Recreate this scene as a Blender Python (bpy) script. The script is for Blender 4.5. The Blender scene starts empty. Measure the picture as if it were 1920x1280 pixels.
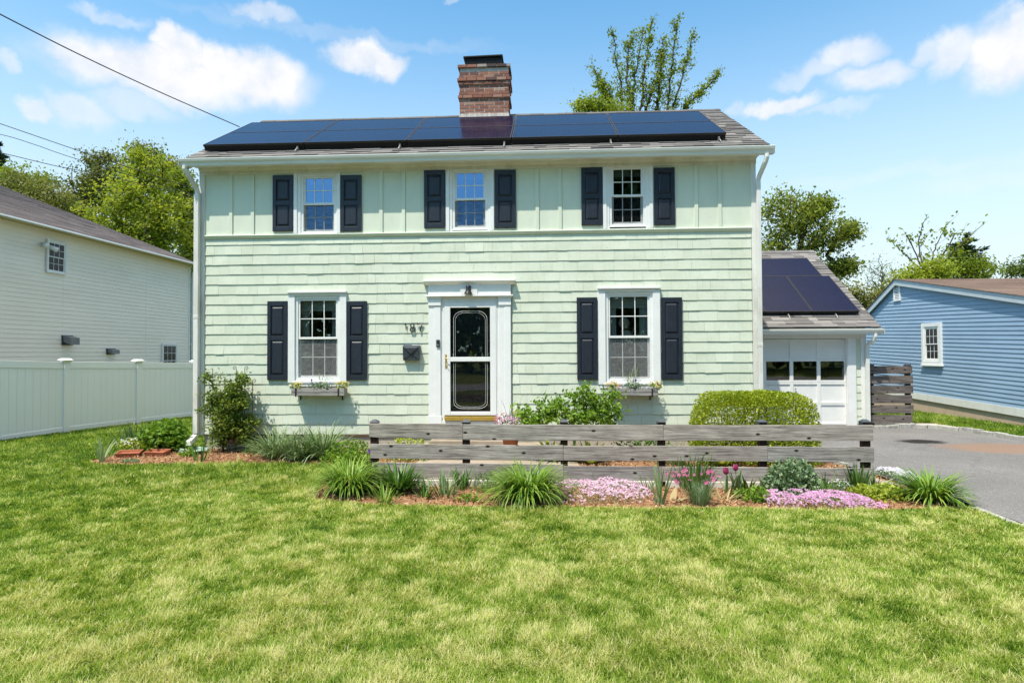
import bpy, math, random
import numpy as np
from mathutils import Vector, Matrix
random.seed(7); RNG = np.random.default_rng(11)
scene = bpy.context.scene
COL = scene.collection
R = math.radians

# ------------------------------------------------------------------ camera
F_PX, CX, CD, CZ, YAW, PIT, ROL = 1150.0, 6.0609, 10.6616, 1.4075, .0532, .0193, -.0049
c_, s_ = math.cos, math.sin
right = np.array([c_(YAW), s_(YAW), 0]); fw = np.array([-s_(YAW)*c_(PIT), c_(YAW)*c_(PIT), s_(PIT)])
up = np.array([s_(YAW)*s_(PIT), -c_(YAW)*s_(PIT), c_(PIT)])
r2 = c_(ROL)*right+s_(ROL)*up; u2 = c_(ROL)*up-s_(ROL)*right
CAM = np.array([CX, -CD, CZ])
cam = bpy.data.cameras.new('camera'); co = bpy.data.objects.new('camera', cam); COL.objects.link(co)
cam.sensor_width = 36; cam.lens = F_PX/1920*36; cam.clip_end = 2000; cam.clip_start = .05
M = Matrix.Identity(4)
for i in range(3):
    M[i][0] = r2[i]; M[i][1] = u2[i]; M[i][2] = -fw[i]; M[i][3] = CAM[i]
co.matrix_world = M
scene.camera = co

# survey helpers: where a sight line of the photograph meets a plane of the place
def ray(px, py): return fw+(px-960)/F_PX*r2-(py-640)/F_PX*u2
def atY(px, py, y=0.): d = ray(px, py); return CAM+d*(y-CAM[1])/d[1]
def atZ(px, py, z=-.28): d = ray(px, py); return CAM+d*(z-CAM[2])/d[2]
def atX(px, py, x): d = ray(px, py); return CAM+d*(x-CAM[0])/d[0]
G = -.28     # lawn level

# ------------------------------------------------------------------ objects
POS = {}
def tag(o, label=None, cat=None, group=None, kind=None):
    if label: o['label'] = label
    if cat: o['category'] = cat
    if group: o['group'] = group
    if kind: o['kind'] = kind
    return o
def empty(name, loc, label, cat, group=None):
    o = bpy.data.objects.new(name, None); COL.objects.link(o); o.location = loc; o.empty_display_size = .1
    POS[o.name] = np.array(loc, float)
    return tag(o, label, cat, group)
def link_mesh(name, me, mats, parent=None, bevel=0, smooth=False):
    o = bpy.data.objects.new(name, me); COL.objects.link(o)
    for m in (mats if isinstance(mats, (list, tuple)) else [mats]): me.materials.append(m)
    if parent is not None:
        o.parent = parent; POS[o.name] = POS[parent.name]
    else: POS[o.name] = np.zeros(3)
    if smooth: me.polygons.foreach_set('use_smooth', [True]*len(me.polygons))
    if bevel:
        b = o.modifiers.new('bevel', 'BEVEL'); b.width = bevel; b.segments = 2; b.limit_method = 'ANGLE'; b.angle_limit = R(40)
    return o
def set_origin(o, p):
    """move a top-level mesh's origin to p without moving the mesh"""
    me = o.data; n = len(me.vertices); a = np.empty(n*3, np.float32); me.vertices.foreach_get('co', a)
    a = a.reshape(-1, 3)-np.array(p, np.float32); me.vertices.foreach_set('co', a.ravel()); o.location = p; POS[o.name] = np.array(p, float)
    me.update(); return o
class MB:
    def __init__(s, M=None): s.v = []; s.f = []; s.t = []; s.mi = []; s.M = M; s.m = 0
    def pt(s, p):
        if s.M is not None: p = s.M @ Vector(p)
        s.v.append((p[0], p[1], p[2])); return len(s.v)-1
    def face(s, ids, tint=.5): s.f.append(ids); s.t.append(tint); s.mi.append(s.m)
    def poly(s, pts, tint=.5): s.face([s.pt(p) for p in pts], tint)
    def box(s, x0, x1, y0, y1, z0, z1, tint=.5):
        i = [s.pt(p) for p in ((x0,y0,z0),(x1,y0,z0),(x1,y1,z0),(x0,y1,z0),(x0,y0,z1),(x1,y0,z1),(x1,y1,z1),(x0,y1,z1))]
        for q in ((0,3,2,1),(4,5,6,7),(0,1,5,4),(1,2,6,5),(2,3,7,6),(3,0,4,7)): s.face([i[k] for k in q], tint)
    def hexa(s, p, tint=.5):
        i = [s.pt(q) for q in p]
        for q in ((0,3,2,1),(4,5,6,7),(0,1,5,4),(1,2,6,5),(2,3,7,6),(3,0,4,7)): s.face([i[k] for k in q], tint)
    def prism(s, pts, axis, a, b, tint=.5):
        """extrude a polygon of 2-D points along axis from a to b"""
        def P(p, t): return {'x': (t, p[0], p[1]), 'y': (p[0], t, p[1]), 'z': (p[0], p[1], t)}[axis]
        A = [s.pt(P(p, a)) for p in pts]; B = [s.pt(P(p, b)) for p in pts]; n = len(pts)
        s.face(A, tint); s.face(B[::-1], tint)
        for k in range(n): s.face([A[k], B[k], B[(k+1) % n], A[(k+1) % n]], tint)
    def tube(s, path, rad, n=8, cap=True, tint=.5):
        path = [Vector(p) for p in path]; rad = rad if isinstance(rad, (list, tuple)) else [rad]*len(path)
        rings = []; ref = None
        for k, p in enumerate(path):
            d = (path[min(k+1, len(path)-1)]-path[max(k-1, 0)]).normalized()
            if ref is None: ref = Vector((0,0,1)) if abs(d.z) < .9 else Vector((0,1,0))
            a = d.cross(ref).normalized(); b = d.cross(a).normalized(); ref = -b if False else ref
            rings.append([s.pt(p+(a*math.cos(2*math.pi*j/n)+b*math.sin(2*math.pi*j/n))*rad[k]) for j in range(n)])
        for A, B in zip(rings, rings[1:]):
            for j in range(n): s.face([A[j], A[(j+1) % n], B[(j+1) % n], B[j]], tint)
        if cap: s.face(rings[0][::-1], tint); s.face(rings[-1], tint)
    def lathe(s, c, prof, n=24, tint=.5):
        rings = [[s.pt((c[0]+r*math.cos(2*math.pi*j/n), c[1]+r*math.sin(2*math.pi*j/n), c[2]+z)) for j in range(n)] for r, z in prof]
        for A, B in zip(rings, rings[1:]):
            for j in range(n): s.face([A[j], A[(j+1) % n], B[(j+1) % n], B[j]], tint)
        s.face(rings[0][::-1], tint); s.face(rings[-1], tint)
    def build(s, name, mats, parent=None, bevel=0, smooth=False):
        off = POS[parent.name] if parent is not None else np.zeros(3)
        me = bpy.data.meshes.new(name)
        v = np.array(s.v)-off if s.v else np.zeros((0, 3))
        me.from_pydata(v.tolist(), [], s.f)
        a = me.attributes.new('tint', 'FLOAT', 'FACE'); a.data.foreach_set('value', s.t)
        me.polygons.foreach_set('material_index', s.mi)
        me.update()
        return link_mesh(name, me, mats, parent, bevel, smooth)
def np_mesh(name, V, faces, tint, mats, parent=None, smooth=False, mi=None):
    """V (n,3); faces: list of (m,k) index arrays; tint per face"""
    off = POS[parent.name] if parent is not None else np.zeros(3)
    me = bpy.data.meshes.new(name)
    V = (np.asarray(V)-off).astype(np.float32)
    me.vertices.add(len(V)); me.vertices.foreach_set('co', V.ravel())
    loops = np.concatenate([f.ravel() for f in faces]).astype(np.int32)
    sizes = np.concatenate([np.full(len(f), f.shape[1]) for f in faces]).astype(np.int32)
    starts = np.concatenate([[0], np.cumsum(sizes)[:-1]]).astype(np.int32)
    me.loops.add(len(loops)); me.loops.foreach_set('vertex_index', loops)
    me.polygons.add(len(sizes)); me.polygons.foreach_set('loop_start', starts)
    try: me.polygons.foreach_set('loop_total', sizes)
    except Exception: pass
    if mi is not None: me.polygons.foreach_set('material_index', np.asarray(mi, np.int32))
    me.update(calc_edges=True)
    a = me.attributes.new('tint', 'FLOAT', 'FACE'); a.data.foreach_set('value', np.asarray(tint, np.float32))
    return link_mesh(name, me, mats, parent, 0, smooth)

# ------------------------------------------------------------------ materials
def new_mat(name):
    m = bpy.data.materials.new(name); m.use_nodes = True
    nt = m.node_tree; nt.nodes.clear()
    out = nt.nodes.new('ShaderNodeOutputMaterial')
    return m, nt, out
def N(nt, t, **kw):
    n = nt.nodes.new(t)
    for k, v in kw.items():
        if k.startswith('i_'): n.inputs[k[2:].replace('_', ' ')].default_value = v
        else: setattr(n, k, v)
    return n
def rgba(c): return (c[0], c[1], c[2], 1)
def coords(nt, scale=(1,1,1), rnd=False):
    tc = N(nt, 'ShaderNodeTexCoord'); mp = N(nt, 'ShaderNodeMapping'); mp.inputs['Scale'].default_value = scale
    nt.links.new(tc.outputs['Object'], mp.inputs['Vector'])
    if rnd:
        oi = N(nt, 'ShaderNodeObjectInfo'); mu = N(nt, 'ShaderNodeMath', operation='MULTIPLY'); mu.inputs[1].default_value = 37.
        cb = N(nt, 'ShaderNodeCombineXYZ'); nt.links.new(oi.outputs['Random'], mu.inputs[0])
        for k in 'XYZ': nt.links.new(mu.outputs[0], cb.inputs[k])
        nt.links.new(cb.outputs[0], mp.inputs['Location'])
    return mp.outputs[0]
def noise(nt, vec, scale, detail=4, rough=.55, dist=0):
    n = N(nt, 'ShaderNodeTexNoise'); n.inputs['Scale'].default_value = scale; n.inputs['Detail'].default_value = detail
    n.inputs['Roughness'].default_value = rough; n.inputs['Distortion'].default_value = dist
    if vec is not None: nt.links.new(vec, n.inputs['Vector'])
    return n.outputs['Fac']
def ramp(nt, fac, stops, interp='LINEAR'):
    r = N(nt, 'ShaderNodeValToRGB'); r.color_ramp.interpolation = interp
    el = r.color_ramp.elements
    while len(el) < len(stops): el.new(.5)
    for e, (p, c) in zip(el, stops): e.position = p; e.color = rgba(c) if len(c) == 3 else c
    nt.links.new(fac, r.inputs[0]); return r.outputs[0]
def mix(nt, fac, a, b, mode='MIX'):
    m = N(nt, 'ShaderNodeMix', data_type='RGBA', blend_type=mode)
    for sock, v in ((m.inputs[0], fac), (m.inputs[6], a), (m.inputs[7], b)):
        if hasattr(v, 'is_linked') or hasattr(v, 'links'): nt.links.new(v, sock)
        elif isinstance(v, (int, float)): sock.default_value = v
        else: sock.default_value = rgba(v)
    return m.outputs[2]
def bump(nt, h, strength=.3, dist=.01):
    b = N(nt, 'ShaderNodeBump'); b.inputs['Strength'].default_value = strength; b.inputs['Distance'].default_value = dist
    nt.links.new(h, b.inputs['Height']); return b.outputs[0]
def paint(name, col, rough=.55, var=.12, scale=6, stretch=(1,1,1), spec=.3, bmp=.15, metal=0, dirt=None, fine=60):
    """painted or plain surface with blotchy wear in its own colour and a fine bump"""
    m, nt, out = new_mat(name); vec = coords(nt, stretch)
    p = N(nt, 'ShaderNodeBsdfPrincipled'); p.inputs['Roughness'].default_value = rough
    p.inputs['Specular IOR Level'].default_value = spec; p.inputs['Metallic'].default_value = metal
    f = noise(nt, vec, scale, 6, .65)
    d = [max(0, k*(1-var)) for k in col]; l = [min(1, k*(1+var*.6)) for k in col]
    cc = ramp(nt, f, [(.3, d), (.7, l)])
    if dirt:
        f2 = noise(nt, vec, scale*.35, 8, .7)
        cc = mix(nt, ramp(nt, f2, [(.52, (0,0,0)), (.75, (1,1,1))]), cc, dirt)
    nt.links.new(cc, p.inputs['Base Color'])
    if bmp: nt.links.new(bump(nt, noise(nt, vec, fine, 4), bmp, .004), p.inputs['Normal'])
    nt.links.new(p.outputs[0], out.inputs[0]); return m
def tinted(name, stops, rough=.8, spec=.2, grain=80, gv=.12, bmp=.2, stretch=(1,1,1), specks=None):
    """colour picked per face from the 'tint' value (each brick, shingle, chip its own), with grain"""
    m, nt, out = new_mat(name); vec = coords(nt, stretch)
    at = N(nt, 'ShaderNodeAttribute', attribute_name='tint')
    cc = ramp(nt, at.outputs['Fac'], stops)
    if specks:
        vs = N(nt, 'ShaderNodeTexVoronoi'); vs.inputs['Scale'].default_value = 1.; nt.links.new(coords(nt, (7,7,11)), vs.inputs['Vector'])
        cc = mix(nt, ramp(nt, vs.outputs['Distance'], [(.05, (.8,)*3), (.075, (0,)*3)]), cc, specks)
        f3 = noise(nt, coords(nt, (1.2,1.2,2.5)), 1.4, 6, .65); cc = mix(nt, 1, cc, ramp(nt, f3, [(.32, (.90,.895,.87)), (.6, (1,1,1))]), 'MULTIPLY')
    f = noise(nt, vec, grain, 5, .7)
    cc = mix(nt, 1, cc, ramp(nt, f, [(.25, (1-gv*2,)*3), (.75, (1+0*gv,)*3)]), 'MULTIPLY')
    p = N(nt, 'ShaderNodeBsdfPrincipled'); p.inputs['Roughness'].default_value = rough; p.inputs['Specular IOR Level'].default_value = spec
    nt.links.new(cc, p.inputs['Base Color'])
    if bmp: nt.links.new(bump(nt, f, bmp, .006), p.inputs['Normal'])
    nt.links.new(p.outputs[0], out.inputs[0]); return m
def leafmat(name, stops, trans=.35, rough=.5, spec=.25, nscale=None):
    m, nt, out = new_mat(name)
    at = N(nt, 'ShaderNodeAttribute', attribute_name='tint')
    cc = ramp(nt, at.outputs['Fac'], stops)
    p = N(nt, 'ShaderNodeBsdfPrincipled'); p.inputs['Roughness'].default_value = rough; p.inputs['Specular IOR Level'].default_value = spec
    nt.links.new(cc, p.inputs['Base Color'])
    t = N(nt, 'ShaderNodeBsdfTranslucent')
    tc = mix(nt, 1, cc, (1.0, 1.0, .55), 'MULTIPLY'); nt.links.new(tc, t.inputs['Color'])
    mx = N(nt, 'ShaderNodeMixShader'); mx.inputs[0].default_value = trans
    nt.links.new(p.outputs[0], mx.inputs[1]); nt.links.new(t.outputs[0], mx.inputs[2])
    nt.links.new(mx.outputs[0], out.inputs[0]); return m
def glassmat(name, refl=.12, tintc=(.75,.8,.8), gl=(.95,.97,1)):
    m, nt, out = new_mat(name)
    g = N(nt, 'ShaderNodeBsdfGlossy'); g.inputs['Roughness'].default_value = .015; g.inputs['Color'].default_value = rgba(gl)
    vec = coords(nt); nt.links.new(bump(nt, noise(nt, vec, 2.2, 1), .05, .02), g.inputs['Normal'])
    t = N(nt, 'ShaderNodeBsdfTransparent'); t.inputs['Color'].default_value = rgba(tintc)
    fr = N(nt, 'ShaderNodeFresnel'); fr.inputs['IOR'].default_value = 1.5
    ad = N(nt, 'ShaderNodeMath', operation='ADD', use_clamp=True); ad.inputs[1].default_value = refl; nt.links.new(fr.outputs[0], ad.inputs[0])
    mx = N(nt, 'ShaderNodeMixShader'); nt.links.new(ad.outputs[0], mx.inputs[0])
    nt.links.new(t.outputs[0], mx.inputs[1]); nt.links.new(g.outputs[0], mx.inputs[2])
    nt.links.new(mx.outputs[0], out.inputs[0]); return m
def woodmat(name, dark, mid, light, axis='x'):
    m, nt, out = new_mat(name)
    st = (.9, 20, 20) if axis == 'x' else (20, 20, .9)
    vec = coords(nt, st, rnd=True)
    warp = noise(nt, vec, .9, 3, .5)
    va = N(nt, 'ShaderNodeVectorMath', operation='MULTIPLY_ADD'); cb = N(nt, 'ShaderNodeCombineXYZ')
    nt.links.new(warp, cb.inputs['Z']); nt.links.new(warp, cb.inputs['Y'])
    nt.links.new(cb.outputs[0], va.inputs[0]); va.inputs[1].default_value = (1.1,1.1,1.1); nt.links.new(vec, va.inputs[2])
    g = noise(nt, va.outputs[0], 2.6, 9, .72, .6)
    cc = mix(nt, 1, ramp(nt, g, [(.33, dark), (.5, mid), (.68, light)]), ramp(nt, noise(nt, coords(nt, (1.2, 1.2, 1.2), rnd=True), 3.5, 5), [(.32, (.8,.79,.78)), (.65, (1.06,1.05,1.04))]), 'MULTIPLY')
    v2 = coords(nt, (3.0, 1, 5.5) if axis == 'x' else (5.5, 1, 3.0), rnd=True)
    sp_ = N(nt, 'ShaderNodeSeparateXYZ'); cb_ = N(nt, 'ShaderNodeCombineXYZ'); nt.links.new(v2, sp_.inputs[0]); nt.links.new(sp_.outputs['X'], cb_.inputs['X']); nt.links.new(sp_.outputs['Z'], cb_.inputs['Y'])
    vo = N(nt, 'ShaderNodeTexVoronoi', voronoi_dimensions='2D'); vo.inputs['Scale'].default_value = 1.0; nt.links.new(cb_.outputs[0], vo.inputs['Vector'])
    sc_ = N(nt, 'ShaderNodeSeparateColor'); nt.links.new(vo.outputs['Color'], sc_.inputs[0]); gt_ = N(nt, 'ShaderNodeMath', operation='GREATER_THAN'); gt_.inputs[1].default_value = .56; nt.links.new(sc_.outputs[0], gt_.inputs[0])
    kn0 = ramp(nt, vo.outputs['Distance'], [(.05, (1,1,1)), (.11, (0,0,0))]); km = N(nt, 'ShaderNodeMath', operation='MULTIPLY'); nt.links.new(kn0, km.inputs[0]); nt.links.new(gt_.outputs[0], km.inputs[1]); kn = km.outputs[0]
    cc = mix(nt, kn, cc, (.012,.01,.008))
    ob = N(nt, 'ShaderNodeObjectInfo')
    cc = mix(nt, 1, cc, ramp(nt, ob.outputs['Random'], [(0, (.78,.78,.8)), (.5, (1,.98,.97)), (1, (.9,.86,.84))]), 'MULTIPLY')
    p = N(nt, 'ShaderNodeBsdfPrincipled'); p.inputs['Roughness'].default_value = .85; p.inputs['Specular IOR Level'].default_value = .15
    nt.links.new(cc, p.inputs['Base Color']); nt.links.new(bump(nt, g, .5, .004), p.inputs['Normal'])
    nt.links.new(p.outputs[0], out.inputs[0]); return m

MT = {}
MINT = (.677, .724, .598)
MT['mint'] = tinted('mint_shingle_paint', [(0, (.645,.70,.575)), (.5, MINT), (1, (.705,.75,.628))], .6, .3, 26, .05, .35, (1.6,1.6,.35), (.33,.36,.28))
MT['mint_flat'] = paint('mint_panel_paint', MINT, .6, .07, 3, (1,1,.5), .3, .2)
MT['white'] = paint('white_paint', (.80,.80,.79), .45, .06, 4, (1,1,1), .35, .12)
MT['white_dirty'] = paint('weathered_white_paint', (.74,.73,.69), .55, .1, 5, (1,1,.4), .3, .15, dirt=(.5,.48,.42))
MT['gutter'] = paint('gutter_enamel', (.72,.73,.69), .35, .08, 3, (.3,1,1), .4, .05)
MT['black'] = paint('black_shutter_paint', (.020,.025,.038), .42, .3, 9, (4,4,1), .4, .4, fine=45)
MT['metal_black'] = paint('black_metal', (.018,.018,.02), .45, .25, 12, spec=.5, bmp=.1)
MT['steel_grey'] = paint('slate_grey_metal', (.05,.06,.075), .4, .2, 10, spec=.5, bmp=.1)
MT['brass'] = paint('brass', (.62,.42,.10), .35, .15, 12, spec=.5, bmp=.05, metal=.6)
MT['found'] = paint('painted_concrete', (.46,.42,.35), .85, .15, 5, spec=.1, bmp=.5, dirt=(.3,.26,.2))
MT['found_dark'] = paint('brown_sill_board', (.16,.12,.08), .8, .2, 5, spec=.1)
MT['concrete'] = paint('walk_concrete', (.36,.30,.235), .9, .15, 4, spec=.1, bmp=.5, dirt=(.24,.19,.14), fine=120)
MT['pale_conc'] = paint('pale_concrete', (.62,.58,.51), .9, .1, 4, spec=.1, bmp=.4, dirt=(.5,.45,.38), fine=90)
MT['found_tan'] = paint('tan_foundation', (.55,.42,.31), .85, .12, 4, spec=.1, bmp=.4)
MT['stone'] = paint('granite_kerb', (.40,.39,.36), .9, .3, 14, spec=.1, bmp=.8, dirt=(.16,.15,.12), fine=50)
MT['gravel'] = paint('pale_gravel', (.45,.42,.36), .95, .35, 40, spec=.05, bmp=1, fine=90)
MT['roof'] = tinted('asphalt_shingle', [(0, (.12,.115,.115)), (.35, (.19,.18,.175)), (.7, (.26,.245,.24)), (1, (.34,.32,.305))], .95, .1, 220, .2, .4)
MT['roof_brown'] = tinted('brown_asphalt_shingle', [(0, (.14,.118,.114)), (.4, (.22,.185,.178)), (.75, (.29,.245,.235)), (1, (.36,.31,.295))], .95, .1, 90, .2, .4)
MT['roof_tan'] = tinted('tan_asphalt_shingle', [(0, (.24,.17,.135)), (.5, (.31,.225,.185)), (1, (.38,.28,.23))], .95, .1, 60, .15, .3)
MT['brick'] = tinted('old_brick', [(0, (.085,.07,.07)), (.2, (.19,.115,.10)), (.45, (.32,.14,.10)), (.72, (.42,.21,.15)), (.9,(.46,.30,.24)), (1, (.42,.37,.34))], .9, .1, 70, .22, .5)
MT['mortar'] = paint('lime_mortar', (.50,.46,.42), .95, .2, 14, spec=.05, bmp=.6)
MT['soot'] = paint('chimney_screen', (.008,.008,.009), .6, .3, 40, spec=.3, bmp=.3)
MT['flash'] = paint('lead_flashing', (.56,.51,.47), .6, .25, 6, (3,3,.6), .3, .2, dirt=(.25,.19,.16))
MT['cream'] = paint('cream_vinyl', (.90,.80,.70), .5, .05, 2, (.3,.3,1), .3, .06, dirt=(.84,.74,.62))
MT['vinyl'] = paint('white_vinyl', (.88,.865,.855), .4, .03, 1.5, (1,1,.4), .35, .03)
MT['blue'] = paint('blue_siding_paint', (.275,.395,.54), .55, .09, 3, (.4,.4,1), .3, .1)
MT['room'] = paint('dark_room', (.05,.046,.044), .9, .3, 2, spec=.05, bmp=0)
MT['blind'] = paint('blind_fabric', (.62,.62,.57), .8, .1, 8, (1,1,8), .1, .1)
MT['curtain'] = paint('sheer_curtain', (.82,.84,.83), .8, .1, 8, (8,8,.5), .1, .1)
MT['globe'] = paint('lamp_globe', (.8,.76,.62), .6, .05, 3, spec=.2, bmp=0)
MT['terra'] = paint('terracotta', (.36,.135,.075), .85, .2, 10, spec=.1, bmp=.3)
MT['splash'] = paint('pale_green_plastic', (.38,.48,.40), .6, .1, 8, spec=.2, bmp=.1)
MT['wire'] = paint('wire_sheath', (.03,.03,.035), .6, .2, 6, bmp=0)
MT['bark'] = paint('tree_bark', (.085,.065,.05), .95, .4, 6, (4,4,.6), .05, .8, fine=20)
MT['bark_grey'] = paint('grey_bark', (.16,.14,.12), .95, .3, 6, (4,4,.6), .05, .6, fine=20)
MT['stem'] = paint('green_stem', (.10,.15,.035), .8, .3, 20, bmp=0)
MT['wood'] = woodmat('weathered_grey_board', (.12,.108,.10), (.345,.318,.298), (.56,.525,.495))
MT['wood_dark'] = woodmat('weathered_brown_board', (.06,.05,.046), (.155,.135,.128), (.27,.24,.228))
MT['wood_post'] = woodmat('brown_post', (.02,.012,.01), (.05,.028,.02), (.085,.05,.036), 'z')
MT['box_wood'] = woodmat('window_box_board', (.2,.19,.18), (.38,.36,.34), (.5,.48,.46))
MT['glass'] = glassmat('window_glass', .10)
MT['glass_sky'] = glassmat('upper_window_glass', .26, (.5,.5,.5), (.42,.62,.98))  # blue of the mirrored sky is tinted into this gloss colour
MT['glass_far'] = paint('far_window_glass', (.008,.011,.015), .12, .4, 3, spec=.3, bmp=0)
MT['glass_door'] = glassmat('storm_door_glass', .05, (.8,.8,.8))
def screenmat():
    m, nt, out = new_mat('insect_screen')
    d = N(nt, 'ShaderNodeBsdfDiffuse'); d.inputs['Color'].default_value = (.30,.30,.30,1)
    t = N(nt, 'ShaderNodeBsdfTransparent'); mx = N(nt, 'ShaderNodeMixShader')
    f = noise(nt, coords(nt, (3,1,60)), 2, 3)
    r = ramp(nt, f, [(.3, (.2,)*3), (.7, (.58,)*3)])
    nt.links.new(r, mx.inputs[0]); nt.links.new(t.outputs[0], mx.inputs[1]); nt.links.new(d.outputs[0], mx.inputs[2])
    nt.links.new(mx.outputs[0], out.inputs[0]); return m
MT['screen'] = screenmat()
MT['dark_screen'] = screenmat(); MT['dark_screen'].node_tree.nodes['Diffuse BSDF'].inputs[0].default_value = (.015,.018,.022,1)
def solarmat():
    m, nt, out = new_mat('solar_cells'); vec = coords(nt)
    sx = N(nt, 'ShaderNodeSeparateXYZ'); nt.links.new(vec, sx.inputs[0])
    def line(sock, freq, w):
        a = N(nt, 'ShaderNodeMath', operation='MULTIPLY'); a.inputs[1].default_value = freq; nt.links.new(sock, a.inputs[0])
        b = N(nt, 'ShaderNodeMath', operation='FRACT'); nt.links.new(a.outputs[0], b.inputs[0])
        c = N(nt, 'ShaderNodeMath', operation='LESS_THAN'); c.inputs[1].default_value = w; nt.links.new(b.outputs[0], c.inputs[0]); return c.outputs[0]
    l1 = line(sx.outputs['X'], 16., .07)
    cc = mix(nt, noise(nt, vec, 1.2, 4), (.003,.0035,.017), (.006,.0065,.034))
    cc = mix(nt, l1, cc, (.02,.022,.045))
    p = N(nt, 'ShaderNodeBsdfPrincipled'); p.inputs['Roughness'].default_value = .12; p.inputs['IOR'].default_value = 1.4
    p.inputs['Specular IOR Level'].default_value = .19
    nt.links.new(cc, p.inputs['Base Color'])
    rr = N(nt, 'ShaderNodeMapRange'); rr.inputs[3].default_value = .06; rr.inputs[4].default_value = .22
    nt.links.new(noise(nt, vec, 3, 5), rr.inputs[0]); nt.links.new(rr.outputs[0], p.inputs['Roughness'])
    nt.links.new(p.outputs[0], out.inputs[0]); return m
MT['solar'] = solarmat()
MT['solar_frame'] = paint('panel_frame', (.012,.012,.015), .4, .2, 20, spec=.5, bmp=0)
MT['alu'] = paint('aluminium', (.5,.5,.5), .35, .1, 20, bmp=0, metal=.8)

# ------------------------------------------------------------------ lawn colour, asphalt, mulch
def groundmat():
    m, nt, out = new_mat('lawn_soil'); vec = coords(nt)
    a = noise(nt, vec, .9, 6, .6); b = noise(nt, vec, 30, 4, .7)
    cc = ramp(nt, a, [(.3, (.07,.11,.018)), (.5, (.11,.14,.03)), (.7, (.19,.175,.07))])
    cc = mix(nt, 1, cc, ramp(nt, b, [(.3, (.45,)*3), (.7, (1.,)*3)]), 'MULTIPLY')
    p = N(nt, 'ShaderNodeBsdfPrincipled'); p.inputs['Roughness'].default_value = .95; p.inputs['Specular IOR Level'].default_value = .05
    nt.links.new(cc, p.inputs['Base Color']); nt.links.new(bump(nt, b, .8, .03), p.inputs['Normal'])
    nt.links.new(p.outputs[0], out.inputs[0]); return m
MT['soil'] = groundmat()
def asphaltmat():
    m, nt, out = new_mat('driveway_asphalt'); vec = coords(nt)
    a = noise(nt, vec, .7, 5, .6); b = noise(nt, vec, 75, 3, .8); c = noise(nt, vec, 45, 2, .6)
    cc = ramp(nt, a, [(.3, (.180,.172,.168)), (.7, (.235,.226,.221))])
    cc = mix(nt, 1, cc, ramp(nt, b, [(.3, (.5,)*3), (.6, (1.05,)*3), (.72, (2.2,)*3)]), 'MULTIPLY')
    cc = mix(nt, 1, cc, ramp(nt, c, [(.3, (.8,)*3), (.7, (1.1,)*3)]), 'MULTIPLY')
    vc = N(nt, 'ShaderNodeTexVoronoi', feature='DISTANCE_TO_EDGE'); vc.inputs['Scale'].default_value = .33
    wv_ = N(nt, 'ShaderNodeVectorMath', operation='MULTIPLY_ADD'); nz = N(nt, 'ShaderNodeTexNoise'); nz.inputs['Scale'].default_value = 2.2; nz.inputs['Detail'].default_value = 6; nt.links.new(vec, nz.inputs['Vector'])
    nt.links.new(nz.outputs['Color'], wv_.inputs[0]); wv_.inputs[1].default_value = (.7,.7,0); nt.links.new(vec, wv_.inputs[2]); nt.links.new(wv_.outputs[0], vc.inputs['Vector'])
    cc = mix(nt, ramp(nt, vc.outputs['Distance'], [(.0, (.22,)*3), (.008, (0,)*3)]), cc, (.05,.047,.045))
    # reddish sand washed across the drive from a low spot
    tc = N(nt, 'ShaderNodeTexCoord'); mp = N(nt, 'ShaderNodeMapping'); mp.vector_type = 'POINT'
    mp.inputs['Location'].default_value = (-14.2/1.3, -.35/.6, 0); mp.inputs['Scale'].default_value = (1/1.3, 1/.6, 0)
    nt.links.new(tc.outputs['Object'], mp.inputs[0])
    ln = N(nt, 'ShaderNodeVectorMath', operation='LENGTH'); nt.links.new(mp.outputs[0], ln.inputs[0])
    ad = N(nt, 'ShaderNodeMath', operation='ADD'); mu = N(nt, 'ShaderNodeMath', operation='MULTIPLY'); mu.inputs[1].default_value = .9
    nt.links.new(noise(nt, vec, 1.3, 6), mu.inputs[0]); nt.links.new(ln.outputs['Value'], ad.inputs[0]); nt.links.new(mu.outputs[0], ad.inputs[1])
    f = ramp(nt, ad.outputs[0], [(.75, (.75,)*3), (1.0, (.0,)*3)])
    r_ = nt.nodes[-1]
    # scale into 0..1 for the ramp
    sc = N(nt, 'ShaderNodeMath', operation='MULTIPLY'); sc.inputs[1].default_value = .62
    nt.links.new(ad.outputs[0], sc.inputs[0]); nt.links.new(sc.outputs[0], r_.inputs[0])
    cc = mix(nt, f, cc, (.24,.15,.10))
    mp2 = N(nt, 'ShaderNodeMapping'); pc = atZ(1728, 827.5, G+.01); mp2.inputs['Location'].default_value = (-pc[0]/.78, -pc[1]/.52, 0); mp2.inputs['Scale'].default_value = (1/.78, 1/.52, 0); nt.links.new(tc.outputs['Object'], mp2.inputs[0])
    l2 = N(nt, 'ShaderNodeVectorMath', operation='LENGTH'); nt.links.new(mp2.outputs[0], l2.inputs[0])
    a2 = N(nt, 'ShaderNodeMath', operation='ADD'); m2_ = N(nt, 'ShaderNodeMath', operation='MULTIPLY'); m2_.inputs[1].default_value = .5
    nt.links.new(noise(nt, vec, 4, 6), m2_.inputs[0]); nt.links.new(l2.outputs['Value'], a2.inputs[0]); nt.links.new(m2_.outputs[0], a2.inputs[1])
    wet = ramp(nt, a2.outputs[0], [(.62, (1,1,1)), (.85, (0,0,0))])
    cc = mix(nt, wet, cc, mix(nt, 1, cc, (.13,.12,.11), 'MULTIPLY'))
    p = N(nt, 'ShaderNodeBsdfPrincipled'); p.inputs['Roughness'].default_value = .9; p.inputs['Specular IOR Level'].default_value = .2
    nt.links.new(cc, p.inputs['Base Color']); nt.links.new(bump(nt, b, .7, .006), p.inputs['Normal'])
    nt.links.new(p.outputs[0], out.inputs[0]); return m
MT['asphalt'] = asphaltmat()
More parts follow.
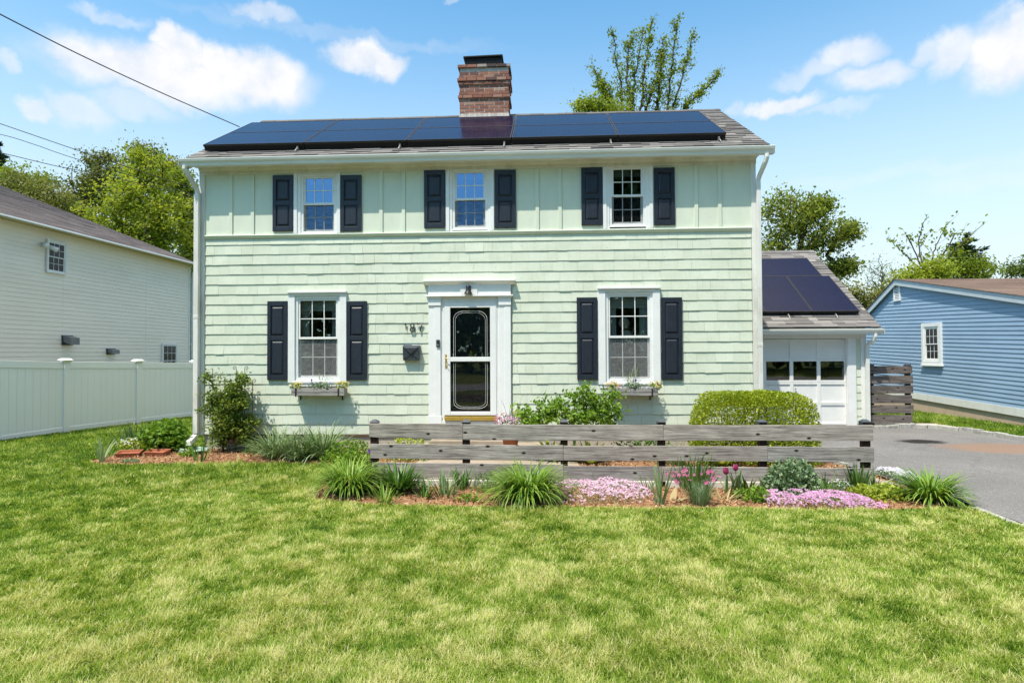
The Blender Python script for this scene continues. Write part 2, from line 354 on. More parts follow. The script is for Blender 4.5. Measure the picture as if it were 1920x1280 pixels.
MT['mulch'] = paint('bark_mulch', (.30,.165,.09), .95, .5, 45, spec=.05, bmp=1, fine=70)
MT['chips'] = tinted('bark_chips', [(0, (.16,.08,.045)), (.4, (.36,.19,.10)), (.75, (.52,.31,.17)), (1, (.62,.44,.28))], .9, .1, 60, .15, .2)
MT['wet'] = paint('wet_asphalt', (.028,.024,.022), .35, .3, 8, spec=.5, bmp=.4)

GREEN = {
 'grass': leafmat('grass_blade', [(0, (.062,.140,.013)), (.25, (.150,.270,.024)), (.55, (.270,.375,.044)), (.8, (.41,.475,.10)), (1, (.64,.63,.30))], .45, .6, .15),
 'maple': leafmat('maple_leaf', [(0, (.11,.165,.018)), (.5, (.24,.31,.030)), (.85, (.38,.43,.05)), (1, (.47,.41,.09))], .5),
 'cherry': leafmat('cherry_leaf', [(0, (.09,.13,.022)), (.5, (.20,.26,.04)), (.85, (.33,.37,.07)), (1, (.42,.41,.12))], .45),
 'olive': leafmat('olive_leaf', [(0, (.085,.11,.025)), (.5, (.165,.19,.042)), (.85, (.25,.25,.07)), (1, (.31,.25,.10))], .35),
 'dark': leafmat('dark_leaf', [(0, (.045,.08,.016)), (.5, (.09,.145,.025)), (1, (.16,.21,.05))], .3),
 'pine': leafmat('pine_needle', [(0, (.012,.028,.012)), (.5, (.025,.05,.02)), (1, (.05,.08,.03))], .15),
 'box': leafmat('boxwood_leaf', [(0, (.13,.20,.014)), (.5, (.29,.37,.022)), (.85, (.46,.50,.03)), (1, (.55,.54,.09))], .35, .4, .35),
 'fresh': leafmat('fresh_leaf', [(0, (.09,.19,.02)), (.5, (.19,.33,.035)), (1, (.33,.44,.07))], .4),
 'rose': leafmat('rose_leaf', [(0, (.05,.10,.014)), (.5, (.12,.19,.025)), (.85, (.23,.29,.04)), (1, (.33,.33,.08))], .3, .45, .3),
 'lily': leafmat('daylily_leaf', [(0, (.075,.17,.016)), (.5, (.16,.30,.028)), (1, (.34,.45,.085))], .3, .4, .35),
 'iris': leafmat('iris_leaf', [(0, (.08,.15,.045)), (.5, (.18,.27,.11)), (1, (.36,.44,.25))], .25, .45, .3),
 'deep': leafmat('deep_green_leaf', [(0, (.04,.10,.016)), (.5, (.085,.19,.03)), (1, (.18,.29,.07))], .25, .4, .35),
 'sage': leafmat('grey_green_leaf', [(0, (.10,.17,.08)), (.5, (.19,.29,.15)), (1, (.34,.43,.26))], .25),
 'lime': leafmat('lime_leaf', [(0, (.22,.29,.03)), (.5, (.38,.46,.05)), (1, (.55,.56,.15))], .35),
 'straw': leafmat('dry_leaf', [(0, (.22,.16,.07)), (.5, (.38,.29,.13)), (1, (.5,.42,.24))], .25),
 'pink': leafmat('pale_pink_petal', [(0, (.50,.30,.46)), (.5, (.66,.43,.60)), (1, (.78,.62,.74))], .3),
 'mauve': leafmat('mauve_petal', [(0, (.46,.20,.42)), (.5, (.60,.32,.56)), (1, (.74,.52,.68))], .3),
 'hotpink': leafmat('bright_pink_petal', [(0, (.50,.10,.26)), (1, (.72,.25,.45))], .3),
 'tulip': leafmat('tulip_petal', [(0, (.22,.015,.07)), (.6, (.42,.05,.17)), (1, (.6,.18,.32))], .3),
 'purple': leafmat('violet_petal', [(0, (.10,.03,.30)), (1, (.28,.10,.52))], .3),
 'whitef': leafmat('white_petal', [(0, (.6,.62,.68)), (1, (.8,.8,.82))], .3),
 'lilacw': leafmat('pale_lilac_petal', [(0, (.52,.5,.66)), (1, (.75,.74,.82))], .3),
 'yellow': leafmat('yellow_petal', [(0, (.55,.35,.01)), (.5, (.72,.52,.02)), (1, (.78,.62,.15))], .3),
 'orange': leafmat('orange_petal', [(0, (.5,.14,.01)), (.5, (.7,.3,.02)), (1, (.75,.5,.04))], .3),
 'darkpetal': leafmat('dark_violet_petal', [(0, (.012,.008,.02)), (1, (.06,.03,.09))], .2),
}

# ------------------------------------------------------------------ numpy plant builders
def unit(v): return v/np.maximum(np.linalg.norm(v, axis=-1, keepdims=True), 1e-9)
def leaves_np(C, size, up=.4, aspect=.55, dirs=None):
    """kite-shaped leaves at C; returns verts, quads"""
    n = len(C); size = np.broadcast_to(size, (n,))[:, None]
    d = unit(RNG.normal(size=(n, 3)) if dirs is None else dirs+RNG.normal(size=(n, 3))*.5)
    nm = unit(RNG.normal(size=(n, 3))+np.array([0, 0, up*2]))
    s = unit(np.cross(d, nm)); 
    V = np.stack([C-d*size*.5, C+s*size*aspect*.5-d*size*.05, C+d*size*.5, C-s*size*aspect*.5-d*size*.05], 1)
    return V.reshape(-1, 3), np.arange(n*4).reshape(n, 4)
def blades_np(B, az, L, lean, droop, width, seg=4, fold=.0):
    """strap leaves: base points B, heading az, length L, start lean from vertical, extra bend droop"""
    n = len(B); h = np.stack([np.cos(az), np.sin(az), 0*az], 1); side = np.stack([-np.sin(az), np.cos(az), 0*az], 1)
    p = B.copy(); out = []
    for k in range(seg+1):
        t = k/seg; w = width*(1-t)**.6*(.55+.45*min(1, t*3+.3)) if k < seg else width*.03
        w = np.broadcast_to(w, (n,))[:, None]
        out.append(p-side*w*.5); out.append(p+side*w*.5)
        th = lean+droop*(t**1.3)
        p = p+(h*np.sin(th)[:, None]+np.array([0, 0, 1.])*np.cos(th)[:, None])*(L/seg)[:, None]
    V = np.stack(out, 1).reshape(-1, 3); m = 2*(seg+1); base = np.arange(n)[:, None]*m
    Q = np.concatenate([base+np.array([2*k, 2*k+1, 2*k+3, 2*k+2]) for k in range(seg)], 0)
    fi = np.tile(np.arange(n), seg)
    return V, Q, fi
def flowers_np(C, size, nrm=None, petals=5, cup=.15):
    n = len(C); nm = unit((np.array([0,-.35,1.]) if nrm is None else nrm)+RNG.normal(size=(n, 3))*.35)
    a = unit(np.cross(nm, RNG.normal(size=(n, 3)))); b = np.cross(nm, a); size = np.broadcast_to(size, (n,))[:, None]
    V = [C]; 
    for k in range(petals):
        for off, r in ((-.5, .62), (0, 1.), (.5, .62)):
            t = 2*math.pi*(k+off*.72)/petals
            V.append(C+(a*math.cos(t)+b*math.sin(t))*size*.5*r+nm*size*cup*r)
    m = 1+3*petals; V = np.stack(V, 1).reshape(-1, 3); base = np.arange(n)[:, None]*m
    Q = np.concatenate([base+np.array([0, 1+3*k, 2+3*k, 3+3*k]) for k in range(petals)], 0)
    return V, Q, np.tile(np.arange(n), petals)
class NPB:
    """collects numpy pieces into one mesh"""
    def __init__(s): s.V = []; s.F = {}; s.n = 0; s.mi = {}
    def add(s, V, F, tint, mi=0):
        k = F.shape[1]; s.F.setdefault(k, []).append((F+s.n, np.broadcast_to(tint, (len(F),)), np.full(len(F), mi))); s.V.append(V); s.n += len(V)
    def build(s, name, mats, parent=None, smooth=False):
        fs, ts, ms = [], [], []
        for k, l in s.F.items():
            fs.append(np.concatenate([a for a, _, _ in l])); ts += [b for _, b, _ in l]; ms += [m for _, _, m in l]
        return np_mesh(name, np.concatenate(s.V), fs, np.concatenate(ts), mats, parent, smooth, np.concatenate(ms))
def tubes_np(A, B, ra, rb, n=5):
    """one frustum per edge"""
    m = len(A); d = unit(B-A); ref = np.where(np.abs(d[:, 2:3]) < .9, np.array([[0,0,1.]]), np.array([[0,1.,0]]))
    u = unit(np.cross(d, ref)); v = np.cross(d, u); V = []
    for P, r in ((A, ra), (B, rb)):
        for j in range(n):
            t = 2*math.pi*j/n; V.append(P+(u*math.cos(t)+v*math.sin(t))*r[:, None])
    V = np.stack(V, 1).reshape(-1, 3); base = np.arange(m)[:, None]*2*n
    Q = np.concatenate([base+np.array([j, (j+1) % n, n+(j+1) % n, n+j]) for j in range(n)], 0)
    return V, Q
def vnoise(x, y, seed=0, sc=1.):
    """smooth value noise"""
    g = np.random.default_rng(seed).random((128, 128)); x = x*sc+50; y = y*sc+50
    xi = np.floor(x).astype(int); yi = np.floor(y).astype(int); fx = x-xi; fy = y-yi; fx = fx*fx*(3-2*fx); fy = fy*fy*(3-2*fy)
    q = lambda i, j: g[(i) % 128, (j) % 128]
    return (q(xi, yi)*(1-fx)+q(xi+1, yi)*fx)*(1-fy)+(q(xi, yi+1)*(1-fx)+q(xi+1, yi+1)*fx)*fy
def fbm(x, y, seed=0, sc=1., o=4):
    t = 0; a = 1; w = 0
    for k in range(o): t = t+a*vnoise(x, y, seed+k, sc*2**k); w += a; a *= .55
    return t/w

def tree(name, base, ells, n_att, leaf, per, sigma, mat, label, group=None, bark='bark', trunk_h=None, trunk_r=.2, seed=0, up=.75, tip=.012, spread=.45, cat='tree', tintbase=(.25, .8), aspect=.6, along=.25):
    """trunk and limbs grown toward points spread through the crown's ellipsoids, leaf clumps at the limb ends"""
    rs = np.random.default_rng(seed); base = np.array(base, float)
    w = np.array([e[6] if len(e) > 6 else e[3]*e[4]*e[5] for e in ells]); w = w/w.sum()
    idx = rs.choice(len(ells), n_att, p=w); E = np.array([e[:6] for e in ells])[idx]
    d = unit(rs.normal(size=(n_att, 3)))*rs.random((n_att, 1))**(.5)
    A = E[:, :3]+d*E[:, 3:6]
    cen = (np.array([e[:3] for e in ells])*w[:, None]).sum(0)
    topz = max(e[2] for e in ells); th = trunk_h or (topz-base[2])
    nt_ = 10; P = [base]; par = [-1]
    for k in range(1, nt_+1):
        t = k/nt_; q = base+(np.array([cen[0], cen[1], base[2]+th])-base)*np.array([t**1.5, t**1.5, t])+rs.normal(size=3)*np.array([.05,.05,0])*th*.05
        P.append(q); par.append(k-1)
    order = np.argsort(np.linalg.norm(A[:, :2]-cen[:2], axis=1)+.3*np.abs(A[:, 2]-base[2]-th*.6))
    tipn = []
    for i in order:
        a = A[i]; PP = np.array(P); v = a-PP; dist = np.linalg.norm(v, axis=1)
        pen = np.where(v[:, 2] < spread*np.linalg.norm(v[:, :2], axis=1)*.6, 1.6, 1.)+np.where(PP[:, 2] < base[2]+th*.22, 3., 0)
        j = int(np.argmin(dist*pen)); L = dist[j]; k = max(1, int(L/.7)); p0 = PP[j]; last = j
        for q in range(1, k+1):
            t = q/k; pt = p0+(a-p0)*t+np.array([0, 0, -.12*L*math.sin(math.pi*t)])+rs.normal(size=3)*.04*L*(t < 1)
            P.append(pt); par.append(last); last = len(P)-1
        tipn.append(last)
    P = np.array(P); par = np.array(par); cnt = np.zeros(len(P)); cnt[tipn] = 1
    for k in range(len(P)-1, 0, -1): cnt[par[k]] += cnt[k]
    rad = np.maximum(tip, trunk_r*(np.maximum(cnt, .5)/max(cnt[0], 1))**.5)
    root = empty(name, tuple(base), label, cat, group)
    nb = NPB(); ch = np.arange(1, len(P)); V, Q = tubes_np(P[par[ch]], P[ch], rad[par[ch]]*.96, rad[ch], 6); nb.add(V, Q, .5)
    nb.build('trunk', MT[bark], root, smooth=True)
    # leaves
    nl = per*n_att; ci = np.repeat(np.arange(n_att), per); TA = P[np.array(tipn)]
    clump = rs.random(n_att)
    C = TA[ci]+rs.normal(size=(nl, 3))*sigma*np.array([1, 1, .75])
    m2 = int(nl*along)
    if m2:
        e = rs.choice(ch[rad[ch] < trunk_r*.35], m2); t = rs.random((m2, 1)); C2 = P[par[e]]*(1-t)+P[e]*t+rs.normal(size=(m2, 3))*sigma*.5; C = np.concatenate([C, C2])
    tn = np.concatenate([clump[ci], rs.random(m2)]); lo, hi = tintbase
    tn = np.clip(lo+(hi-lo)*(.6*tn+.4*rs.random(len(C))), 0, 1)
    V, Q = leaves_np(C, leaf*(.6+.8*rs.random(len(C))), up, aspect); nb = NPB(); nb.add(V, Q, tn); nb.build('crown', GREEN[mat], root)
    return root
def conifer(name, base, h, r0, mat, label, seed=0, n=60, leaf=.3, group=None, trunk_r=.2, z0=.15, irr=.3):
    rs = np.random.default_rng(seed); base = np.array(base, float); root = empty(name, tuple(base), label, 'tree', group)
    A, B, ra, rb, C, dr = [], [], [], [], [], []
    for k in range(8):
        A.append(base+[0, 0, h*k/8]); B.append(base+[0, 0, h*(k+1)/8]); ra.append(trunk_r*(1-k/8)+.01); rb.append(trunk_r*(1-(k+1)/8)+.01)
    for k in range(n):
        t = z0+(1-z0)*rs.random(); z = h*t; az = rs.random()*2*math.pi; L = r0*(1-t)**.75*(1-irr+2*irr*rs.random())+.15
        p = base+[0, 0, z]; d = np.array([math.cos(az), math.sin(az), .12+.35*t-.15])
        q = p+d*L; A.append(p); B.append(q); ra.append(.035); rb.append(.008)
        m = int(26*L)+8; tt = rs.random((m, 1))**.7; C.append(p+d*L*tt+rs.normal(size=(m, 3))*np.array([.16,.16,.10])*(.5+L*.25)); dr.append(np.tile(d+[0, 0, .3], (m, 1)))
    nb = NPB(); V, Q = tubes_np(np.array(A), np.array(B), np.array(ra), np.array(rb), 6); nb.add(V, Q, .5); nb.build('trunk', MT['bark'], root, smooth=True)
    C = np.concatenate(C); V, Q = leaves_np(C, leaf*(.6+.8*rs.random(len(C))), .2, .28, np.concatenate(dr)); nb = NPB(); nb.add(V, Q, rs.random(len(C))); nb.build('crown', GREEN[mat], root)
    return root

# ================================================================== THE GREEN HOUSE
def F(px, py): p = atY(px, py, 0.); return p[0], p[2]
def frange(px0, px1, py): return F(px0, py)[0], F(px1, py)[0]
house = empty('shingled_house', (4.8, 0, G), 'pale green two-storey shingled house with black shutters, brick chimney and an attached garage', 'house')
X0, X1 = -.02, 9.61
CC = .1772
BELT0, BELT1, FRZ = 3.475, 3.535, 4.625
HB = 5.3                     # depth of the house
up_px = [(552, 639, 565, 631, 327, 438), (836.5, 926.5, 848, 915, 317, 430), (1130.5, 1224, 1141.5, 1211, 310, 424)]
up_sh = [(512.7, 551.5, 639.5, 679, 330, 434), (795.3, 835.5, 927.5, 968, 320.5, 428), (1089, 1130, 1225, 1265.5, 316, 422.5)]
lo_px = [(541.5, 650.6, 551, 641.5, 553, 716), (1121.5, 1237.5, 1131, 1228, 545.5, 719)]
lo_sh = [(503, 541, 651.2, 689.5, 565, 712), (1080.6, 1121, 1238.3, 1279.8, 558, 711.5)]
holes = []
def rect(a, b, t, d):
    (xa, zt), (xb, zb) = F(a, t), F(b, d); return xa, xb, zb, zt
UP = []; LO = []
for q in up_px: UP.append(rect(q[2], q[3], q[4], q[5]))
for q in lo_px: LO.append(rect(q[2], q[3], q[4], q[5]))
DOOR = (F(831, 700)[0], F(933.5, 700)[0], F(880, 790)[1], F(880, 562)[1])
holes = UP+LO+[DOOR]
# backing wall of the facade with its openings, and the other walls
def holed_sheet(mb, x0, x1, z0, z1, holes, y):
    xs = sorted({x0, x1, *[min(max(h[k], x0), x1) for h in holes for k in (0, 1)]}); zs = sorted({z0, z1, *[min(max(h[k], z0), z1) for h in holes for k in (2, 3)]})
    for a, b in zip(xs, xs[1:]):
        for c, d in zip(zs, zs[1:]):
            if not any(h[0] <= (a+b)/2 <= h[1] and h[2] <= (c+d)/2 <= h[3] for h in holes):
                mb.poly([(a,y,c),(b,y,c),(b,y,d),(a,y,d)])
mb = MB(); holed_sheet(mb, X0-.06, X1+.06, 0, BELT1, holes, .012)
RZ = lambda y: 4.86+.597*(min(y, 5.3-y)+.28)      # roof top surface height
for x in (X0-.06, X1+.06):
    mb.poly([(x,.012,0),(x,HB,0),(x,HB,RZ(HB)-.1),(x,2.65,6.5),(x,.012,RZ(0)-.12)])
mb.poly([(X0-.06,HB,0),(X1+.06,HB,0),(X1+.06,HB,4.8),(X0-.06,HB,4.8)])
mb.build('side_wall', MT['mint_flat'], house)
# shingle courses, every shingle cut and butted on its own
mb = MB(); rs = random.Random(3)
casing = [rect(q[0], q[1], q[4]-6, q[5]) for q in lo_px]+[(F(803.5, 700)[0], F(961.5, 700)[0], -1, F(880, 527)[1])]
for k in range(20):
    z0 = k*CC; z1 = min(z0+CC+.03, BELT0+.01); x = X0+.015
    while x < X1-.02:
        w = rs.uniform(.13, .36); a, b = x, min(x+w, X1-.015); x = b+rs.uniform(.001, .0032)
        segs = [(a, b)]
        for h in casing:
            ns = []
            for (p, q) in segs:
                if h[2] < z0+CC*.6 and h[3] > z0+CC*.5 and q > h[0] and p < h[1]:
                    if p < h[0]: ns.append((p, h[0]+.003))
                    if q > h[1]: ns.append((h[1]-.003, q))
                else: ns.append((p, q))
            segs = ns
        t = rs.random()
        for (p, q) in segs:
            if q-p < .006: continue
            j1 = rs.uniform(-.0025, .0025); j2 = j1+rs.uniform(-.002, .002); o = .0165+rs.uniform(-.002, .003); o2 = .002
            if rs.random() < .05: o += .004; j1 -= .004
            mb.hexa([(p,-o,z0+j1),(q,-o,z0+j2),(q,.008,z0+j2),(p,.008,z0+j1),(p,-o2,z1),(q,-o2,z1),(q,.008,z1),(p,.008,z1)], t)
mb.build('shingle_siding', MT['mint'], house)
# upper storey: flat boards with battens
mb = MB(); holed_sheet(mb, X0, X1, BELT1-.02, FRZ+.1, UP, -.008); mb.build('panel_siding', MT['mint_flat'], house)
for px in (434, 474.5, 715, 757, 1007.5, 1050, 1305, 1349):
    x = F(px, 400)[0]; mb = MB(); mb.box(x-.031, x+.031, -.030, -.007, BELT1-.004, FRZ); mb.build('batten', MT['mint_flat'], house, .003)
mb = MB(); mb.prism([(0,BELT0),(-.018,BELT0),(-.05,BELT1-.016),(-.052,BELT1-.004),(-.045,BELT1+.004),(0,BELT1+.014)], 'x', X0+.02, X1-.01); mb.build('belt_moulding', MT['mint_flat'], house)
mb = MB(); mb.box(X0-.09, X1+.08, -.028, 0, FRZ, 4.735); mb.box(X0-.1, X1+.1, -.27, -.001, 4.737, 4.76)
mb.prism([(-.028,4.69),(-.05,4.705),(-.062,4.736),(-.028,4.736)], 'x', X0-.09, X1+.08)
mb.build('frieze_and_soffit', MT['white_dirty'], house)
for x0, x1, s in ((X0-.085, X0+.012, 1), (X1-.008, X1+.07, -1)):
    mb = MB(); mb.box(x0, x1, -.034, .02, -.02, FRZ-.002); mb.build('corner_board', MT['white_dirty'], house, .004)
mb = MB(); mb.box(X0-.05, X1+.05, -.012, .3, -.03, .002); mb.build('sill_board', MT['found_dark'], house)
mb = MB(); mb.box(X0+.0, X1, .02, HB-.02, G-.3, -.028); mb.build('foundation', MT['found'], house)
# roof
def shingles(mb, x0, x1, p0, p1, exposure, tab, rs, thick=.012):
    """courses up a slope from eave p0=(y,z) to ridge p1"""
    L = math.hypot(p1[0]-p0[0], p1[1]-p0[1]); d = ((p1[0]-p0[0])/L, (p1[1]-p0[1])/L); n = (-d[1], d[0]) if d[0] > 0 else (d[1], -d[0])
    if n[1] < 0: n = (-n[0], -n[1])
    k = 0; s = 0.
    while s < L-.02:
        e = min(s+exposure+.05, L); x = x0+rs.uniform(0, .01)
        while x < x1-.01:
            w = rs.uniform(tab*.45, tab*1.4); b = min(x+w, x1-(rs.uniform(0, .012))); t = min(1, max(0, rs.gauss(.5, .24)))
            th = thick*(1.0 if rs.random() < .5 else 1.7); dj = rs.uniform(-.004, .004)
            P = lambda xx, ss, h: (xx, p0[0]+d[0]*ss+n[0]*h, p0[1]+d[1]*ss+n[1]*h)
            mb.hexa([P(x,s+dj,-.004),P(b,s+dj,-.004),P(b,e,-.004),P(x,e,-.004),P(x,s+dj,th),P(b,s+dj,th),P(b,e,.002),P(x,e,.002)], t)
            x = b
        s += exposure; k += 1
EAVE = (-.29, 4.854); RIDGE = (2.65, 6.61)
RX0, RX1 = -.2, 9.83
mb = MB(); rs = random.Random(5); shingles(mb, RX0, RX1, EAVE, RIDGE, .145, .3, rs)
mb.poly([(RX0,2.65,6.612),(RX1,2.65,6.612),(RX1,5.6,4.84),(RX0,5.6,4.84)], .5)
mb.poly([(RX0+.01,EAVE[0],EAVE[1]-.012),(RX1-.01,EAVE[0],EAVE[1]-.012),(RX1-.01,2.65,6.595),(RX0+.01,2.65,6.595)], .1)
x = RX0-.01
while x < RX1:
    b = min(x+rs.uniform(.26, .34), RX1+.01); h = rs.uniform(0, .008)
    mb.hexa([(x,2.53,6.545),(b,2.53,6.545),(b,2.65,6.618+h),(x,2.65,6.618+h),(x,2.53,6.562+h),(b,2.53,6.562+h),(b,2.65,6.634+h),(x,2.65,6.634+h)], rs.random()*.4)
    mb.poly([(x,2.65,6.634+h),(b,2.65,6.634+h),(b,2.78,6.56),(x,2.78,6.56)], .3); x = b+.004
roof = mb.build('roof', MT['roof'], house)
for x0, x1 in ((RX0+.015, RX0+.06), (RX1-.06, RX1-.015)):
    mb = MB()
    for ya, za, yb, zb in ((-.27, 4.84, 2.65, 6.585), (5.57, 4.84, 2.65, 6.585)):
        mb.hexa([(x0,ya,za-.17),(x1,ya,za-.17),(x1,yb,zb-.17),(x0,yb,zb-.17),(x0,ya,za-.006),(x1,ya,za-.006),(x1,yb,zb-.006),(x0,yb,zb-.006)])
    mb.build('rake_board', MT['white_dirty'], house)
# gutter and downspouts
mb = MB(); mb.prism([(-.262,4.70),(-.335,4.70),(-.345,4.745),(-.372,4.775),(-.385,4.815),(-.378,4.822),(-.368,4.818),(-.36,4.785),(-.33,4.748),(-.262,4.715)], 'x', -.285, 9.885)
mb.box(-.287, -.282, -.38, -.262, 4.702, 4.816); mb.box(9.882, 9.888, -.38, -.262, 4.702, 4.816); mb.box(-.28, 9.88, -.262, -.25, 4.70, 4.83)
mb.build('gutter', MT['gutter'], house, .003)
def spout(path, w=.07, d=.055):
    mb = MB(); mb.tube(path, w*.58, 12)
    return mb
mb = MB(); xl = -.112
mb.tube([(-.205,-.32,4.71),(-.205,-.32,4.66),(-.19,-.29,4.60),(-.135,-.12,4.40),(xl,-.085,4.33),(xl,-.08,4.24)], .040, 14)
mb.box(xl-.043, xl+.043, -.125, -.05, .02, 4.27); mb.box(xl-.047, xl+.047, -.129, -.046, 2.05, 2.11)
mb.hexa([(xl-.07,-.28,-.17),(xl+.02,-.28,-.17),(xl+.043,-.125,-.09),(xl-.043,-.125,-.09),(xl-.07,-.28,-.09),(xl+.02,-.28,-.09),(xl+.043,-.05,.04),(xl-.043,-.05,.04)])
mb.build('downspout', MT['white_dirty'], house, .006)
mb = MB(); xr = 9.70
mb.tube([(9.765,-.32,4.70),(9.765,-.32,4.65),(9.755,-.29,4.58),(9.715,-.12,4.40),(xr,-.085,4.33),(xr,-.08,4.22)], .040, 14)
mb.box(xr-.034, xr+.034, -.115, -.05, -.2, 4.27); mb.box(xr-.038, xr+.038, -.119, -.046, 1.5, 1.56)
mb.build('downspout', MT['white_dirty'], house, .006)

# windows ---------------------------------------------------------------------
I4 = Matrix.Identity(4)
def sash_mesh(u0, u1, v0, v1, w0, w1, cols, rows, M, st=.034, mu=.0075, far=False):
    if far: st = .022; mu = .0055
    m = MB(M)
    m.box(u0, u0+st, -w1, -w0, v0, v1); m.box(u1-st, u1, -w1, -w0, v0, v1)
    m.box(u0+st, u1-st, -w1+.001, -w0, v0, v0+st*1.15); m.box(u0+st, u1-st, -w1+.001, -w0, v1-st, v1)
    a, b, c, d = u0+st, u1-st, v0+st*1.15, v1-st
    for k in range(1, cols): x = a+(b-a)*k/cols; m.box(x-mu, x+mu, -w1+.004, -w0-.001, c, d)
    for k in range(1, rows): z = c+(d-c)*k/rows; m.box(a, b, -w1+.006, -w0-.001, z-mu, z+mu)
    return m, (a, b, c, d)
def window(parent, M, u0, u1, v0, v1, glass='glass', trim='white', fr=.035, cols=3, rows=2, screen=False, blind=0., curtains=False, sill=.05, deep=.8, far=False):
    if far: M = M @ Matrix.Translation((0, -.045, 0)) @ Matrix.Diagonal((1, .45, 1, 1))
    m = MB(M)
    m.box(u0, u0+fr, -.012, .09, v0, v1); m.box(u1-fr, u1, -.012, .09, v0, v1)
    m.box(u0+fr, u1-fr, -.0125, .09, v1-fr, v1); m.box(u0+fr, u1-fr, -.0125, .09, v0, v0+fr)
    w = m.build('window', MT[trim], parent, .002)
    a, b, c, d = u0+fr, u1-fr, v0+fr, v1-fr; mid = (c+d)/2
    s, (p, q, e, g) = sash_mesh(a, b, mid-.018, d, -.034, -.004, cols, rows, M, far=far); s.build('sash', MT[trim], w, .0015)
    mp = MB(M); mp.poly([(p-.005,.018,e-.005),(q+.005,.018,e-.005),(q+.005,.018,g+.005),(p-.005,.018,g+.005)]); mp.build('pane', MT[glass], w)
    s, (p, q, e, g) = sash_mesh(a+.002, b-.002, c, mid+.018, -.07, -.038, cols, rows, M, far=far); s.build('sash', MT[trim], w, .0015)
    mp = MB(M); mp.poly([(p-.005,.053,e-.005),(q+.005,.053,e-.005),(q+.005,.053,g+.005),(p-.005,.053,g+.005)]); mp.build('pane', MT[glass], w)
    if screen:
        m = MB(M); m.poly([(a+.004,.036,c+.004),(b-.004,.036,c+.004),(b-.004,.036,mid-.019),(a+.004,.036,mid-.019)]); m.build('insect_screen', MT['screen'], w)
    if sill:
        m = MB(M); m.prism([(.01,v0-.04),(-sill,v0-.046),(-sill,v0-.012),(.01,v0+.004)], 'x', u0-.03, u1+.03); m.build('sill', MT[trim], w, .003)
    if far: return w
    m = MB(M); o = .06   # the room behind
    A = [(a-o,.095,c-o),(b+o,.095,c-o),(b+o,.095,d+o),(a-o,.095,d+o)]; Bk = [(x_+(-.3 if x_ < (a+b)/2 else .3), deep, z_+(-.3 if z_ < mid else .1)) for x_, _, z_ in A]
    for k in range(4): m.poly([A[k], A[(k+1) % 4], Bk[(k+1) % 4], Bk[k]])
    m.poly(Bk); m.build('dim_room', MT['room'], w)
    if blind:
        m = MB(M); bz = d-(d-c)*blind; n = max(2, int((d-bz)/.045))
        for k in range(n):
            z1 = d-(d-bz)*k/n; z0 = d-(d-bz)*(k+1)/n; m.poly([(a,.10,z0),(b,.10,z0),(b,.115,(z0+z1)/2),(a,.115,(z0+z1)/2)]); m.poly([(a,.115,(z0+z1)/2),(b,.115,(z0+z1)/2),(b,.10,z1),(a,.10,z1)])
        m.box(a, b, .098, .118, bz-.018, bz); m.build('blind', MT['blind'], w)
    if curtains:
        m = MB(M)
        for sgn, xa in ((1, a), (-1, b)):
            pts = [(xa+sgn*.012*k, .135+(.018 if k % 2 else -.012)) for k in range(0, 14)]
            for (xA, yA), (xB, yB) in zip(pts, pts[1:]): m.poly([(xA,yA,c-.02),(xB,yB,c-.02),(xB*1.,yB,d-.06),(xA,yA,d-.06)])
        m.build('curtain', MT['curtain'], w)
    return w
def shutter(parent, u0, u1, v0, v1, y0, split=.5):
    m = MB(); st = .062; T = .034
    m.box(u0, u0+st, y0-T, y0, v0, v1); m.box(u1-st, u1, y0-T, y0, v0, v1)
    zs = [(v0, v0+.085), (v0+(v1-v0)*split-.038, v0+(v1-v0)*split+.038), (v1-.085, v1)]
    for a, b in zs: m.box(u0+st, u1-st, y0-T+.002, y0, a, b)
    for a, b in ((zs[0][1], zs[1][0]), (zs[1][1], zs[2][0])):
        m.box(u0+st, u1-st, y0-.014, y0, a, b)
        i, k = .012, .042; ya, yb = y0-.014, y0-.031; xa, xb = u0+st+i, u1-st-i
        m.hexa([(xa,ya,a+i),(xb,ya,a+i),(xb,ya,b-i),(xa,ya,b-i),(xa+.028,yb,a+k),(xb-.028,yb,a+k),(xb-.028,yb,b-k),(xa+.028,yb,b-k)])
    return m.build('shutter', MT['black'], parent, .003)
def casing_boards(w, boards, mat='white'):
    m = MB()
    for b in boards: m.box(*b)
    return m.build('casing', MT[mat], w, .003)
for k, (q, r) in enumerate(zip(up_px, UP)):
    w = window(house, I4, r[0], r[1], r[2], r[3], 'glass_sky', 'white', .045, blind=.12 if k == 2 else .1, sill=.03)
    xa, xb = F(q[0], 400)[0], F(q[1], 400)[0]; cw = .062
    casing_boards(w, [(xa, xa+cw, -.040, -.007, BELT1+.012, FRZ-.001), (xb-cw, xb, -.040, -.007, BELT1+.012, FRZ-.001), (xa+cw, xb-cw, -.026, -.007, r[3], FRZ-.002), (xa+cw, r[0], -.024, -.007, BELT1+.013, r[3]), (r[1], xb-cw, -.024, -.007, BELT1+.013, r[3]), (r[0], r[1], -.030, -.007, BELT1+.013, r[2])], 'white')
    m = MB(); m.poly([(r[0]+.046,.036,r[2]+.046),(r[1]-.046,.036,r[2]+.046),(r[1]-.046,.036,(r[2]+r[3])/2-.02),(r[0]+.046,.036,(r[2]+r[3])/2-.02)]); m.build('insect_screen', MT['dark_screen'], w)
    s = up_sh[k]
    for a, b in ((s[0], s[1]), (s[2], s[3])):
        x0, x1, z0, z1 = rect(a, b, s[4], s[5]); shutter(house, x0+.004, x1-.004, z0, z1, -.012, .5)
